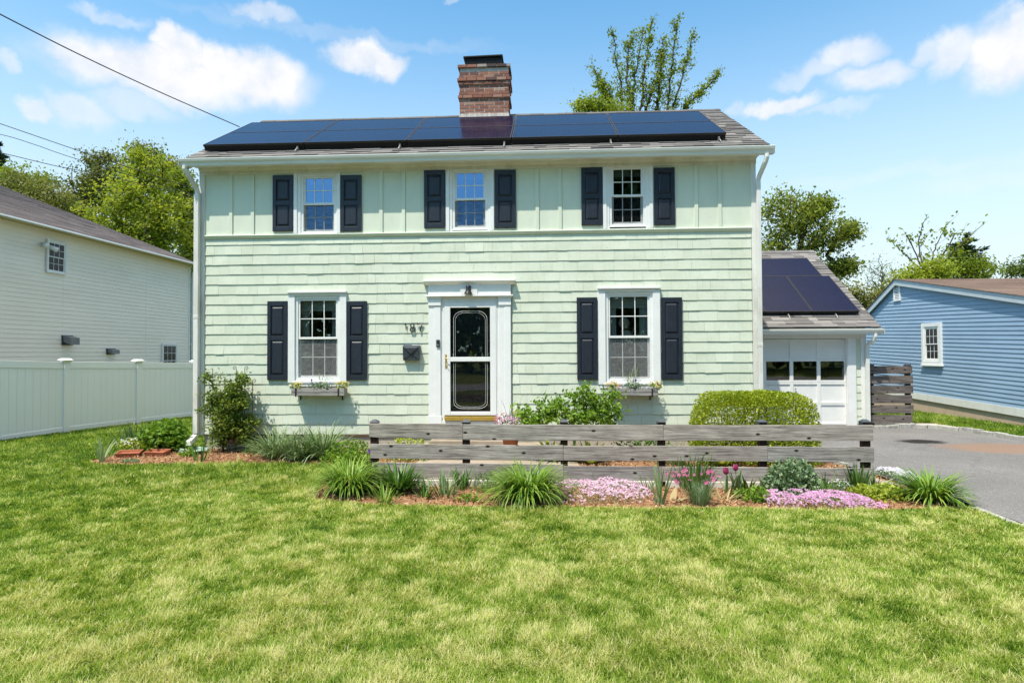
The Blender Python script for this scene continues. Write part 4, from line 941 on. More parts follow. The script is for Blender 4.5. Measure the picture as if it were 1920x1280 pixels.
for a, b, tl, tr, bl, br in boards:
    (xa, za), (xb, zb_) = fpt(a, tl), fpt(b, tr); zc, zd = fpt(a, bl)[1], fpt(b, br)[1]; n = 10; m = MB(); top = []; y0, y1 = FY-.0, FY+.027
    w0 = [rs.uniform(-.003, .003) for _ in range(n+1)]; yw = [rs.uniform(-.002, .002) for _ in range(n+1)]
    ring = []
    for k in range(n+1):
        t = k/n; x = xa+(xb-xa)*t; zt = za+(zb_-za)*t+w0[k]; zl = zc+(zd-zc)*t+w0[n-k]
        ring.append([m.pt((x,y0+yw[k],zl)), m.pt((x,y1,zl)), m.pt((x,y1,zt)), m.pt((x,y0+yw[k],zt))])
    for A, B in zip(ring, ring[1:]):
        for j in range(4): m.face([A[j], B[j], B[(j+1) % 4], A[(j+1) % 4]])
    m.face(ring[0]); m.face(ring[-1][::-1])
    m.build('board', MT['wood'], fence, .003)

# slatted fence beside the garage
SY = 3.72; s0 = atY(1632, 740, SY)[0]-.14; s1 = atY(1710.5, 740, SY)[0]
sf = empty('slat_fence', ((s0+s1)/2, SY, -.27), 'dark weathered six-board slat fence joining the garage corner to the lawn', 'fence')
edges = [(686, 700), (704, 719), (722.5, 737), (740.5, 755.5), (759, 774), (777.5, 792.5)]
for t, b in edges:
    m = MB(); m.box(s0+.0, s1+rs.uniform(-.02, .015), SY-.027, SY, atY(1670, b, SY)[2], atY(1670, t, SY)[2]); m.build('board', MT['wood_dark'], sf, .003)
for px in (1634.5, 1703.5):
    x = atY(px, 700, SY)[0]; zt = atY(px, 685, SY)[2]
    m = MB(); m.box(x-.045, x+.045, SY+.002, SY+.092, -.32, zt); post = m.build('post', MT['wood_post'], sf, .003)
    m = MB(); m.box(x-.055, x+.055, SY-.008, SY+.102, zt-.02, zt+.012); m.hexa([(x-.066,SY-.02,zt+.012),(x+.066,SY-.02,zt+.012),(x+.066,SY+.114,zt+.012),(x-.066,SY+.114,zt+.012),(x-.02,SY+.03,zt+.04),(x+.02,SY+.03,zt+.04),(x+.02,SY+.06,zt+.04),(x-.02,SY+.06,zt+.04)]); m.build('post_cap', MT['steel_grey'], post, .003)

# ================================================================== WHITE VINYL FENCE
wf = empty('vinyl_fence', (-4.4, 2, G), 'white vinyl privacy fence of tongue and groove panels along the left lawn', 'fence')
VP = [(-5.32, -1.33, 1.36, -.36), (-4.845, .43, 1.335, -.33), (-4.37, 2.17, 1.272, -.285), (-3.905, 3.87, 1.232, -.28), (-3.45, 5.55, 1.19, -.285), (-3.0, 7.25, 1.15, -.3)]
for (xa, ya, za, ga), (xb, yb, zb_, gb) in zip(VP, VP[1:]):
    d = Vector((xb-xa, yb-ya, 0)); L = d.length; d.normalize(); nrm = Vector((-d.y, d.x, 0))
    Mx = Matrix(((d.x, nrm.x, 0, xa), (d.y, nrm.y, 0, ya), (0, 0, 1, 0), (0, 0, 0, 1)))
    def zt(t): return za+(zb_-za)*t
    def zg(t): return ga+(gb-ga)*t
    m = MB(Mx); n = 11
    for k in range(n):
        t0, t1 = k/n, (k+1)/n; a = .05+(L-.1)*t0+.003; b = .05+(L-.1)*t1-.003
        m.hexa([(a,-.012,zg(t0)+.12),(b,-.012,zg(t1)+.12),(b,.012,zg(t1)+.12),(a,.012,zg(t0)+.12),(a,-.012,zt(t0)-.1),(b,-.012,zt(t1)-.1),(b,.012,zt(t1)-.1),(a,.012,zt(t0)-.1)])
    m.hexa([(.05,-.008,zg(0)+.1),(L-.05,-.008,zg(1)+.1),(L-.05,.008,zg(1)+.1),(.05,.008,zg(0)+.1),(.05,-.008,zt(0)-.09),(L-.05,-.008,zt(1)-.09),(L-.05,.008,zt(1)-.09),(.05,.008,zt(0)-.09)])
    m.build('fence_panel', MT['vinyl'], wf)
    for lo, hi, th in ((zg, .05, .14), (zt, -.145, 0)):
        m = MB(Mx); h0 = hi; h1 = th
        m.hexa([(.04,-.025,lo(0)+h0),(L-.04,-.025,lo(1)+h0),(L-.04,.025,lo(1)+h0),(.04,.025,lo(0)+h0),(.04,-.025,lo(0)+h1),(L-.04,-.025,lo(1)+h1),(L-.04,.025,lo(1)+h1),(.04,.025,lo(0)+h1)])
        m.build('rail', MT['vinyl'], wf, .004)
for (xa, ya, za, ga) in VP:
    d = Vector((.27, 1, 0)).normalized(); nrm = Vector((-d.y, d.x, 0)); Mx = Matrix(((d.x, nrm.x, 0, xa), (d.y, nrm.y, 0, ya), (0, 0, 1, 0), (0, 0, 0, 1)))
    m = MB(Mx); m.box(-.055, .055, -.055, .055, ga-.05, za+.02); post = m.build('post', MT['vinyl'], wf, .006)
    m = MB(Mx); m.hexa([(-.057,-.057,za-.03),(.057,-.057,za-.03),(.057,.057,za-.03),(-.057,.057,za-.03),(-.1,-.1,za+.035),(.1,-.1,za+.035),(.1,.1,za+.035),(-.1,.1,za+.035)])
    m.hexa([(-.11,-.11,za+.0355),(.11,-.11,za+.0355),(.11,.11,za+.0355),(-.11,.11,za+.0355),(-.06,-.06,za+.075),(.06,-.06,za+.075),(.06,.06,za+.075),(-.06,.06,za+.075)]); m.build('post_cap', MT['vinyl'], post, .004)

# ================================================================== CREAM HOUSE ON THE LEFT
LX = -7.5; LE = 12.1
lh = empty('cream_house', (LX-4, 4, G-.2), 'cream vinyl-sided two-storey house with a brown shingle roof behind the white fence', 'house')
m = MB(); k = 0; z = G-.1
while z < 4.86:
    for a, b in ((-9, -5.2), (-5.2, -1.5), (-1.5, 2.2), (2.2, 5.9), (5.9, 9.5), (9.5, LE)):
        zz = z+((k*37) % 5-2)*.0004
        m.hexa([(LX,a,zz),(LX+.014,a,zz),(LX+.014,b-.002,zz),(LX,b-.002,zz),(LX,a,zz+.125),(LX+.002,a,zz+.125),(LX+.002,b-.002,zz+.125),(LX,b-.002,zz+.125)], .5)
    z += .118; k += 1
m.build('lap_siding', MT['cream'], lh)
m = MB(); m.box(LX-9, LX-.001, -9, LE-.01, G-.3, 4.85); m.poly([(LX,LE,4.85),(LX-9.2,LE,7.9),(LX-9.2,LE,4.85)]); m.build('wall', MT['cream'], lh)
m = MB(); m.box(LX-.02, LX+.022, LE-.09, LE+.02, G-.1, 4.8); m.build('corner_board', MT['white'], lh, .004)
ov = .42; ez = atX(367, 497, LX+ov)[2]+.02; ye = LE+.35
m = MB(); m.box(LX, LX+ov-.1, -9, ye, 4.83, 4.85); m.build('soffit', paint('tan_soffit', (.50,.42,.22), .6, .1, 3), lh)
m = MB(); m.box(LX+ov-.1, LX+ov-.08, -9, ye, 4.81, ez+.02); m.prism([(LX+ov-.08,4.82),(LX+ov-.02,4.82),(LX+ov+.01,4.86),(LX+ov+.03,ez),(LX+ov+.02,ez+.005),(LX+ov-.08,4.86)], 'y', -9, ye); m.build('gutter', MT['gutter'], lh)
rsl = .395; m = MB(); rs = random.Random(6); L = 9.6; dl = math.hypot(1, rsl); nrow = int(L*dl/.15); th = .014
for k in range(nrow):
    s0_, s1_ = k*.15/dl, min(L, (k*.15+.19)/dl); y = -9.
    while y < ye:
        b = min(y+rs.uniform(.5, 1.0), ye); t = min(1, max(0, rs.gauss(.5, .22)))
        xa, xb = LX+ov+.01-s0_, LX+ov+.01-s1_; za, zb_ = ez+.02+s0_*rsl, ez+.02+s1_*rsl
        m.hexa([(xa,y,za-.004),(xa,b,za-.004),(xb,b,zb_-.004),(xb,y,zb_-.004),(xa,y,za+th),(xa,b,za+th),(xb,b,zb_+.001),(xb,y,zb_+.001)], t); y = b
m.build('roof', MT['roof_brown'], lh)
m = MB(); xe = LX+ov-L; m.hexa([(LX+ov,ye-.03,ez-.15),(LX+ov,ye+.0,ez-.15),(xe,ye,ez+L*rsl-.15),(xe,ye-.03,ez+L*rsl-.15),(LX+ov,ye-.03,ez+.012),(LX+ov,ye+.0,ez+.012),(xe,ye,ez+L*rsl+.012),(xe,ye-.03,ez+L*rsl+.012)]); m.poly([(LX+ov,-9,ez),(LX+ov,ye-.04,ez),(xe,ye-.04,ez+L*rsl),(xe,-9,ez+L*rsl)]); m.build('rake_board', MT['white_dirty'], lh)
m = MB(); m.tube([(LX+ov-.05,LE+.1,4.82),(LX+ov-.06,LE+.1,4.7),(LX+.08,LE+.06,4.55),(LX+.07,LE+.06,4.4),(LX+.07,LE+.06,G)], .04, 8); m.build('downspout', MT['gutter'], lh)
ML = Matrix(((0,-1,0,LX+.016),(1,0,0,0),(0,0,1,0),(0,0,0,1)))
def lrect(a, b, t, d): p, q = atX(a, t, LX), atX(b, d, LX); return p[1], q[1], q[2], p[2]
for q, lab in (((84.5, 120.5, 448, 516), 0), ((301.5, 329, 644, 706), 1)):
    y0, y1, z0, z1 = lrect(*q); w = window(lh, ML, y0+.03, y1-.03, z0+.03, z1-.03, 'glass_far', 'white', .03, cols=3, rows=2, sill=0, far=True)
    m = MB(ML); m.box(y0, y0+.032, -.06, 0, z0, z1); m.box(y1-.032, y1, -.06, 0, z0, z1); m.box(y0+.032, y1-.032, -.059, 0, z1-.032, z1); m.box(y0+.032, y1-.032, -.059, 0, z0, z0+.032); m.build('casing', MT['white'], w, .003)
p = atX(80, 459, LX); fl = empty('floodlight', tuple(p), 'white twin floodlight on the cream wall beside its upper window', 'lamp')
m = MB(); m.box(LX+.015, LX+.06, p[1]-.06, p[1]+.06, p[2]-.06, p[2]+.06); m.build('base', MT['white'], fl, .01)
for dy_, dz_ in ((.12, -.02), (-.12, .03)):
    m = MB(); m.tube([(LX+.06,p[1],p[2]),(LX+.12,p[1]+dy_*.6,p[2]+dz_)], .02, 8); m.tube([(LX+.12,p[1]+dy_*.6,p[2]+dz_),(LX+.2,p[1]+dy_*1.2,p[2]+dz_-.06),(LX+.27,p[1]+dy_*1.6,p[2]+dz_-.1)], [.035,.06,.075], 12); m.build('lamp_head', MT['white'], fl, smooth=True)
for (a, b, t, d), lab, deep in (((116, 140, 629.5, 646.5), 'large square grey vent hood on the cream wall above the white fence', .26), ((199.5, 218.5, 654, 663.5), 'small low grey vent hood on the cream wall, nearer its lower window', .2)):
    y0, y1, z0, z1 = lrect(a, b, t, d); y1 = y0+(y1-y0)*.72; v = empty('vent_hood', (LX+.02, (y0+y1)/2, z0), lab, 'vent', 'vent hoods on the cream wall')
    m = MB(); m.box(LX+.012, LX+.035, y0-.03, y1+.03, z0-.01, z1+.02); m.build('flange', MT['steel_grey'], v)
    m = MB(); H = z1-z0; m.hexa([(LX+.035,y0,z0+H*.3),(LX+deep,y0,z0),(LX+deep,y1,z0),(LX+.035,y1,z0+H*.3),(LX+.035,y0,z1),(LX+deep,y0,z1-H*.2),(LX+deep,y1,z1-H*.2),(LX+.035,y1,z1)]); m.build('hood', paint('grey_plastic_%d' % int(deep*100), (.2,.2,.21), .5, .1, 8), v, .006)

# ================================================================== BLUE HOUSE ON THE RIGHT
BO = np.array([16.5, 8.0]); mdir = np.array([-.04, 1.]); mdir = mdir/np.linalg.norm(mdir); en = -mdir   # en: along the wall toward the street
bn = np.array([-en[1], en[0]]);  bn = bn if bn[0] > 0 else -bn        # into the house
def atB(px, py):
    d = ray(px, py); k = ((BO-CAM[:2])@bn)/(d[:2]@bn); P = CAM+d*k; return (P[:2]-BO)@en, P[2]
MBL = Matrix(((en[0], bn[0], 0, BO[0]), (en[1], bn[1], 0, BO[1]), (0, 0, 1, 0), (0, 0, 0, 1)))
bh = empty('blue_house', (BO[0]+4, BO[1], G), 'single-storey blue clapboard house with a tan gable roof beyond the driveway', 'house')
tR, zR = atB(1684.5, 521.5); tl, zl = atB(1624, 587); tr, zr = atB(1919, 551)
sl, sr = (zR-zl)/(tR-tl), (zR-zr)/(tr-tR)
t0_, t1_ = tR-3.6, tr+4.5
tb0, zb0 = atB(1712, 735.5); tb1, zb1 = atB(1919, 767); sb = (zb1-zb0)/(tb1-tb0)
ROOF = lambda t: zR-.06-(sl*(tR-t) if t < tR else sr*(t-tR))
base_ = lambda t: zb0+sb*(t-tb0)
m = MB(MBL); k = 0; ex = .1035; rs = random.Random(12)
for k in range(42):
    def zz(t, o=0): return base_(t)+k*ex+o
    ts = [t0_+(t1_-t0_)*q/40 for q in range(41)]
    for a, b in zip(ts, ts[1:]):
        if zz(a) > ROOF(a)-.01 and zz(b) > ROOF(b)-.01: continue
        za2, zb2 = min(zz(a, ex+.008), max(zz(a)+.002, ROOF(a))), min(zz(b, ex+.008), max(zz(b)+.002, ROOF(b)))
        m.hexa([(a,-.018,zz(a)),(b,-.018,zz(b)),(b,.004,zz(b)),(a,.004,zz(a)),(a,-.002,za2),(b,-.002,zb2),(b,.004,zb2),(a,.004,za2)])
m.build('lap_siding', MT['blue'], bh)
m = MB(MBL); m.poly([(t0_,.006,base_(t0_)),(t1_,.006,base_(t1_)),(t1_,.006,ROOF(t1_)),(tR,.006,ROOF(tR)),(t0_,.006,ROOF(t0_))])
m.poly([(t0_,.006,-.4),(t0_,9,-.4),(t0_,9,ROOF(t0_)),(t0_,.006,ROOF(t0_))]); m.poly([(t1_,.006,-.4),(t1_,9,-.4),(t1_,9,ROOF(t1_)),(t1_,.006,ROOF(t1_))]); m.build('wall', MT['blue'], bh)
m = MB(MBL); m.hexa([(t0_,-.03,base_(t0_)-.16),(t1_,-.03,base_(t1_)-.18),(t1_,.02,base_(t1_)-.18),(t0_,.02,base_(t0_)-.16),(t0_,-.03,base_(t0_)+.01),(t1_,-.03,base_(t1_)+.01),(t1_,.02,base_(t1_)+.01),(t0_,.02,base_(t0_)+.01)]); m.build('skirt_board', MT['white_dirty'], bh)
m = MB(MBL); m.hexa([(t0_,.012,-.6),(t1_,.012,-.6),(t1_,.3,-.6),(t0_,.3,-.6),(t0_,.012,base_(t0_)-.15),(t1_,.012,base_(t1_)-.17),(t1_,.3,base_(t1_)-.17),(t0_,.3,base_(t0_)-.15)]); m.build('foundation', MT['found_tan'], bh)
ovh = .11; m = MB(MBL)
for a, b, sgn in ((tR, t1_+.4, sr), (tR, t0_-.4, sl)):
    A, B = ROOF(tR)+.02, ROOF(tR)+.02-sgn*abs(b-a)
    for off, y0, y1, z0, z1 in ((0, -ovh, -ovh+.03, -.17, .0), (0, -ovh+.03, .0, -.10, -.075)):
        m.hexa([(a,y0,A+z0),(b,y0,B+z0),(b,y1,B+z0),(a,y1,A+z0),(a,y0,A+z1),(b,y0,B+z1),(b,y1,B+z1),(a,y1,A+z1)])
m.build('rake_board', paint('pale_blue_grey_trim', (.50,.56,.60), .5, .08, 4), bh, .004)
m = MB(MBL); rs = random.Random(14)
for a, b, sgn in ((tR, t1_+.5, sr), (tR, t0_-.5, sl)):
    A, B = ROOF(tR)+.03, ROOF(tR)+.03-sgn*abs(b-a); n = 40
    for k in range(n):
        u0, u1 = k/n, (k+1)/n; y = -ovh-.03
        while y < 11:
            y2 = min(y+rs.uniform(.6, 1.3), 11); P = lambda u, yy, h: (a+(b-a)*u, yy, A+(B-A)*u+h)
            m.hexa([P(u0,y,0),P(u1,y,0),P(u1,y2,0),P(u0,y2,0),P(u0,y,.004),P(u1,y,.022),P(u1,y2,.022),P(u0,y2,.004)], min(1, max(0, rs.gauss(.5, .2)))); y = y2
m.build('roof', MT['roof_tan'], bh)
(ta, zt_), (tb, zb2_) = atB(1731, 607), atB(1769, 686)
w = window(bh, MBL, ta+.09, tb-.09, zb2_+.12, zt_-.09, 'glass_far', 'white', .05, cols=3, rows=2, sill=0, far=True)
m = MB(MBL); m.box(ta, ta+.095, -.065, 0, zb2_+.03, zt_); m.box(tb-.095, tb, -.065, 0, zb2_+.03, zt_); m.box(ta+.095, tb-.095, -.064, 0, zt_-.095, zt_); m.box(ta+.095, tb-.095, -.064, 0, zb2_+.03, zb2_+.125); m.box(ta-.03, tb+.03, -.09, 0, zb2_-.01, zb2_+.029); m.build('casing', MT['white'], w, .003)
(ta, zt_), (tb, zb2_) = atB(1677.5, 533), atB(1690.5, 563.5)
m = MB(MBL); f_ = .05; m.box(ta, ta+f_, -.05, 0, zb2_, zt_); m.box(tb-f_, tb, -.05, 0, zb2_, zt_); m.box(ta+f_, tb-f_, -.049, 0, zt_-f_, zt_); m.box(ta+f_, tb-f_, -.049, 0, zb2_, zb2_+f_)
n = 9
for k in range(n): z = zb2_+f_+(zt_-zb2_-2*f_)*(k+.3)/n; m.hexa([(ta+f_,-.04,z),(tb-f_,-.04,z),(tb-f_,-.01,z+.03),(ta+f_,-.01,z+.03),(ta+f_,-.04,z+.008),(tb-f_,-.04,z+.008),(tb-f_,-.01,z+.038),(ta+f_,-.01,z+.038)])
gv = m.build('gable_vent', MT['white'], bh); m = MB(MBL); m.poly([(ta+.01,-.006,zb2_+.01),(tb-.01,-.006,zb2_+.01),(tb-.01,-.006,zt_-.01),(ta+.01,-.006,zt_-.01)]); m.build('louvre_back', MT['soot'], gv)

# ================================================================== GROUND
def sheet(name, pts, z, mat, kind='structure', label=None):
    m = MB(); m.poly([(x, y, z) for x, y in pts]); o = m.build(name, MT[mat] if isinstance(mat, str) else mat); return tag(o, label, None, None, kind)
nx = 60
sheet('ground', [(-600,-600),(600,-600),(600,900),(-600,900)], G-.012, 'soil', label='lawn soil reaching to the horizon')
BED = [(-.1,.1),(-.7,-.05),(-1.15,-.6),(-1.22,-1.2),(-.9,-1.5),(-.3,-1.56),(.6,-1.46),(1.5,-1.36),(2.75,-1.38),(3.1,-1.9),(3.2,-3.0),(3.4,-3.7),(4.2,-3.9),(5,-3.97),(6,-3.93),(7,-3.97),(8,-3.92),(8.8,-3.99),(9.8,-3.93),(10.5,-3.85),(10.64,-3.3),(10.5,-2),(10.42,-1.3),(10.3,-.9),(10.1,-.4),(9.72,-.2),(9.7,.1)]
sheet('mulch_bed', BED, G+.004, 'mulch', label='orange brown bark mulch in the flower beds')
WALK = [(4.1,.03),(5.75,.03),(5.8,-1.0),(6.55,-1.2),(6.6,-1.95),(10.36,-1.95),(10.5,-2.72),(4.05,-2.72)]
sheet('walkway', WALK, G+.018, 'concrete', label='pale concrete walk behind the board fence')
for a, b in ((3.86, 4.97), (5.08, 6.22), (6.33, 7.45), (7.56, 8.74)):
    m = MB(); m.box(a, b, -2.895, -2.80, G-.05, G+.085); tag(m.build('edging', MT['pale_conc'], None, .01), 'pale concrete edging block of the walk behind the board fence', None, None, 'structure')
m = MB(); m.box(fx(826)-.25, fx(940)+.75, -1.05, -.061, G+.0185, -.12); m.box(fx(826)-.1, fx(940)+.1, -.55, -.062, -.1195, -.035); tag(m.build('door_step', MT['concrete'], None, .01), 'pale two-tread concrete step below the front door', 'step')
DRIVE = [(10.70,-60),(10.70,-4.5),(10.72,-3.4),(10.56,-2),(10.5,-1.3),(10.38,-.8),(10.15,-.3),(9.75,-.1),(9.72,3.59),(13.25,3.59),(13.22,3.12),(14.2,3.42),(14.6,3.05),(14.85,2.25),(14.93,1.25),(14.97,-2),(15,-60)]
sheet('driveway', DRIVE, G+.010, 'asphalt', label='grey asphalt driveway with a sandy stain')
sheet('road', [(-200,-24),(200,-24),(200,-17),(-200,-17)], G+.014, 'asphalt', label='asphalt street behind the viewpoint')
def kerb(name, path, w, h, label, seed, step=.32):
    m = MB(); rs = random.Random(seed)
    for (xa, ya), (xb, yb) in zip(path, path[1:]):
        d = Vector((xb-xa, yb-ya, 0)); L = d.length; d.normalize(); nn = Vector((-d.y, d.x, 0)); s = 0
        while s < L-.04:
            e = min(s+step*rs.uniform(.7, 1.3), L); a = Vector((xa, ya, 0))+d*(s+.006)+nn*rs.uniform(-.012, .012); b = Vector((xa, ya, 0))+d*(e-.006)+nn*rs.uniform(-.012, .012)
            hh = h*rs.uniform(.7, 1.15); h2 = hh+rs.uniform(-.012, .012); q = w*rs.uniform(.42, .56)
            P = lambda p, o, z: (p.x+nn.x*o, p.y+nn.y*o, z)
            m.hexa([P(a,-q,G-.05),P(b,-q,G-.05),P(b,q,G-.05),P(a,q,G-.05),P(a,-q*.85,G+hh),P(b,-q*.85,G+h2),P(b,q*.85,G+h2),P(a,q*.85,G+hh)]); s = e
    return tag(m.build(name, MT['stone'], None, .008), label, None, None, 'structure')
kerb('kerb', [(13.2,3.08),(14.2,3.40),(14.62,3.05),(14.88,2.25),(14.96,1.25),(15.0,-2),(15.05,-14)], .14, .10, 'rough granite kerb along the right side of the driveway', 1)
kerb('kerb', [(10.66,-3.75),(10.62,-4.6),(10.62,-6),(10.64,-9)], .09, .02, 'flat stone edging between the lawn and driveway', 2, .5)
kerb('kerb', [(10.5,-1.35),(10.34,-.82),(10.08,-.34),(9.78,-.16)], .09, .05, 'whitish edging round the mulch by the hedge', 3, .3)
sheet('gravel_strip', [(13.3,3.2),(14.2,3.5),(14.6,3.2),(15.1,2.4),(15.4,2.6),(15.2,4.2),(13.3,4.3)], G+.006, 'gravel', label='pale gravel at the foot of the slat fence')

# overhead wires
def wire(pts, rad, label):
    P = [atY(px, py, y) for px, py, y in pts]; fine = []
    for k in range(33):
        t = k/32*(len(P)-1); i = min(int(t), len(P)-2); u = t-i
        a, b, c, d = P[max(i-1,0)], P[i], P[i+1], P[min(i+2,len(P)-1)]
        fine.append(tuple(.5*((2*b)+(c-a)*u+(2*a-5*b+4*c-d)*u*u+(-a+3*b-3*c+d)*u**3)))
    m = MB(); m.tube(fine, rad, 6); o = m.build('overhead_wire', MT['wire']); set_origin(o, tuple(np.mean(fine, 0))); return tag(o, label, 'wire', 'overhead wires on the left')
wire([(-150,-52,-3.2), (0,27,-2), (150,103,-.4), (300,173,1.2), (449,238,2.85)], .010, 'thick black service wire sloping down to the left end of the main roof')
wire([(-150,180,12), (0,232,13.5), (208,303,15.5), (372,356,17.5)], .016, 'highest of three thin wires crossing before the left trees')
wire([(-150,222,12), (0,252,13.5), (67,272,14.2), (146,299,15), (372,368,17.8)], .013, 'middle of three thin wires crossing before the left trees')
wire([(-150,250,13), (0,286,14.2), (104,311,15), (208,332,16), (372,371,18)], .016, 'lowest of three thin wires crossing before the left trees')

# ================================================================== TREES
def ell(px, py, rx, ry, y, w=None, ryd=None):
    P = atY(px, py, y); s = ((P-CAM)@fw)/F_PX; e = [P[0], P[1], P[2], rx*s, (ryd or rx)*s, ry*s]
    return e+[w] if w else e
def foot(px, y): P = atY(px, 640, y); return (P[0], y, G-.1)
def limb_tree(name, base, fork, limbs, y, ntw, per, leaf, sigma, mat, label, seed, tintbase, group=None, bark='bark', r0=.16, depth=1.2, twl=.5, z_low=None):
    """a tree whose long limbs fan out of one fork and carry short leafy twigs along their upper lengths"""
    rs = np.random.default_rng(seed); base = np.array(base, float); root = empty(name, tuple(base), label, 'tree', group); A, B, ra, rb, C = [], [], [], [], []
    fk = base+np.array([0, 0, fork])
    for k in range(5): A.append(base+(fk-base)*k/5); B.append(base+(fk-base)*(k+1)/5); ra.append(r0*1.25-.05*r0*k); rb.append(r0*1.25-.05*r0*(k+1))
    for lm in limbs:
        yo = y+rs.normal()*depth*.6; P = [fk]+[atY(px, py, yo+rs.normal()*.15) for px, py in lm]; P = np.array(P); fine = []
        for i in range(len(P)-1):
            for u in np.linspace(0, 1, 6, endpoint=False): fine.append(P[i]+(P[i+1]-P[i])*u+rs.normal(size=3)*.035)
        fine.append(P[-1]); fine = np.array(fine); m = len(fine); rad = r0*.42*(1-np.arange(m)/m)**.9+.012
        for i in range(m-1): A.append(fine[i]); B.append(fine[i+1]); ra.append(rad[i]); rb.append(rad[i+1])
        for q in range(ntw):
            t = (.30+.70*rs.random()**.8)*(m-1.01); i = int(t); p = fine[i]+(fine[i+1]-fine[i])*(t-i); d = unit((fine[i+1]-fine[i])[None])[0]
            d = d*.7+rs.normal(size=3)*.6+np.array([0, 0, .25]); L = twl*(.3+rs.random())*(1.1-.6*t/m); e = p+d*L
            A.append(p); B.append(e); ra.append(.010); rb.append(.005); nl = rs.poisson(per*(.4+.6*rs.random())); u = rs.random((nl, 1))**.6; C.append(p+(e-p)*u+rs.normal(size=(nl, 3))*sigma*.6)
    nb = NPB(); V, Q = tubes_np(np.array(A), np.array(B), np.array(ra), np.array(rb), 6); nb.add(V, Q, .5); nb.build('trunk', MT[bark], root, smooth=True)
    C = np.concatenate(C); lo, hi = tintbase; V, Q = leaves_np(C, leaf*(.6+.8*rs.random(len(C))), .35, .6); nb = NPB(); nb.add(V, Q, lo+(hi-lo)*rs.random(len(C))); nb.build('crown', GREEN[mat], root); return root
TG = 'trees behind the houses on the left'
tree('maple_tree', foot(262, 26), [ell(262,395,75,85,26), ell(300,440,60,85,26), ell(215,440,70,60,26), ell(275,315,45,45,26), ell(235,350,35,35,26)], 330, .21, 46, .34, 'maple', 'bright yellow-green spring maple filling the gap between the cream and green houses', TG, trunk_r=.3, seed=1, tintbase=(.35, 1))
tree('oak_tree', foot(185, 36), [ell(185,345,45,65,36), ell(140,385,50,45,36), ell(205,310,28,38,36)], 150, .20, 44, .42, 'olive', 'dull olive oak with dark bare twigs behind the bright maple', TG, trunk_r=.3, seed=2, along=.6)
tree('oak_tree', foot(300, 40), [ell(285,320,50,45,40), ell(255,300,30,35,40), ell(330,330,35,38,40)], 150, .22, 44, .42, 'olive', 'tall olive oak whose top rises highest above the bright maple', TG, trunk_r=.3, seed=3, along=.5)
tree('birch_tree', foot(352, 30), [ell(350,395,28,70,30), ell(360,480,25,70,30), ell(335,350,25,35,30)], 140, .19, 55, .4, 'maple', 'narrow olive-green tree standing against the left corner of the green house', TG, trunk_r=.2, seed=4, tintbase=(.1,.6))
tree('scrub_tree', foot(60, 30), [ell(70,375,60,35,30), ell(20,360,45,45,30), ell(115,400,45,35,30)], 160, .19, 50, .4, 'olive', 'low brownish-green tree above the cream house roof', TG, trunk_r=.22, seed=5, along=.4, tintbase=(.3,.95))
tree('ash_tree', foot(30, 36), [ell(45,345,45,40,36), ell(5,375,35,45,36)], 110, .21, 50, .42, 'maple', 'fresh green tree at the left edge behind the cream house roof', TG, trunk_r=.25, seed=6, tintbase=(.2,.7))
P = atY(0, 272, 44); conifer('pine_tree', foot(-6, 44), P[2]-G+.3, 3.2, 'pine', 'dark pine cut off by the left picture edge', 7, 110, .5, TG, irr=.5)
P = atY(176, 285, 42); conifer('pine_tree', foot(176, 42), P[2]-G, 3.0, 'pine', 'dark bluish pine showing between the olive oaks', 8, 90, .45, TG, irr=.5)
tree('thicket_tree', foot(363, 17), [ell(366,560,16,70,17), ell(366,640,14,50,17)], 60, .14, 70, .32, 'dark', 'dark slender tree in the gap between the cream and green houses', TG, trunk_r=.1, seed=9)
limb_tree('poplar_tree', foot(1212, 19), 7.2, [[(1150,230),(1147,205),(1132,168),(1113,128)], [(1170,230),(1166,190),(1160,140),(1150,62)], [(1184,230),(1184,190),(1192,140),(1205,58)], [(1200,230),(1204,180),(1212,110),(1222,42)], [(1203,225),(1220,180),(1236,140),(1247,68)], [(1232,230),(1233,190),(1238,140),(1240,90)], [(1252,230),(1254,180),(1260,120),(1272,36)], [(1256,225),(1268,180),(1284,125),(1302,62)], [(1270,225),(1290,195),(1318,172),(1349,140)], [(1160,225),(1152,190),(1136,182),(1128,160)], [(1190,225),(1180,170),(1176,110),(1185,70)]], 19, 56, 19, .12, .17, 'maple', 'airy young tree with sparse spring leaves rising behind the solar roof', 10, (.05, .75))
tree('shrub_tree', foot(1120, 15), [ell(1105,200,30,14,15), ell(1150,205,25,12,15), ell(1178,208,14,8,15)], 40, .13, 38, .22, 'maple', 'low leafy tree top peeping over the ridge below the airy tree', trunk_r=.12, seed=11, along=.3, tintbase=(.2,.8))
tree('cherry_tree', foot(1470, 19), [ell(1478,404,63,48,19), ell(1527,436,51,51,19), ell(1449,468,51,57,19), ell(1501,501,57,40,19), ell(1558,452,29,34,19), ell(1469,362,29,25,19), ell(1589,436,16,16,19,2), ell(1579,501,20,13,19,2), ell(1532,387,23,16,19,3)], 300, .15, 36, .27, 'cherry', 'broad dark olive tree spreading behind the garage roof', trunk_r=.22, seed=12, along=.4, tintbase=(.05,.95), up=.8)
tree('bare_tree', foot(1650, 38), [ell(1650,510,26,32,38), ell(1672,530,24,25,38), ell(1628,520,14,25,38)], 130, .10, 7, .45, 'sage', 'thin grey nearly bare tree beyond the blue house gable', bark='bark_grey', trunk_r=.12, seed=13, along=.4, tip=.018, spread=.8)
tree('locust_tree', foot(1715, 33), [ell(1715,520,36,20,33,2), ell(1752,508,30,22,33,2), ell(1690,530,20,16,33)], 110, .20, 34, .34, 'maple', 'low yellow-green tree just over the left end of the blue house roof', trunk_r=.16, seed=14, along=.3, tintbase=(.4,1))
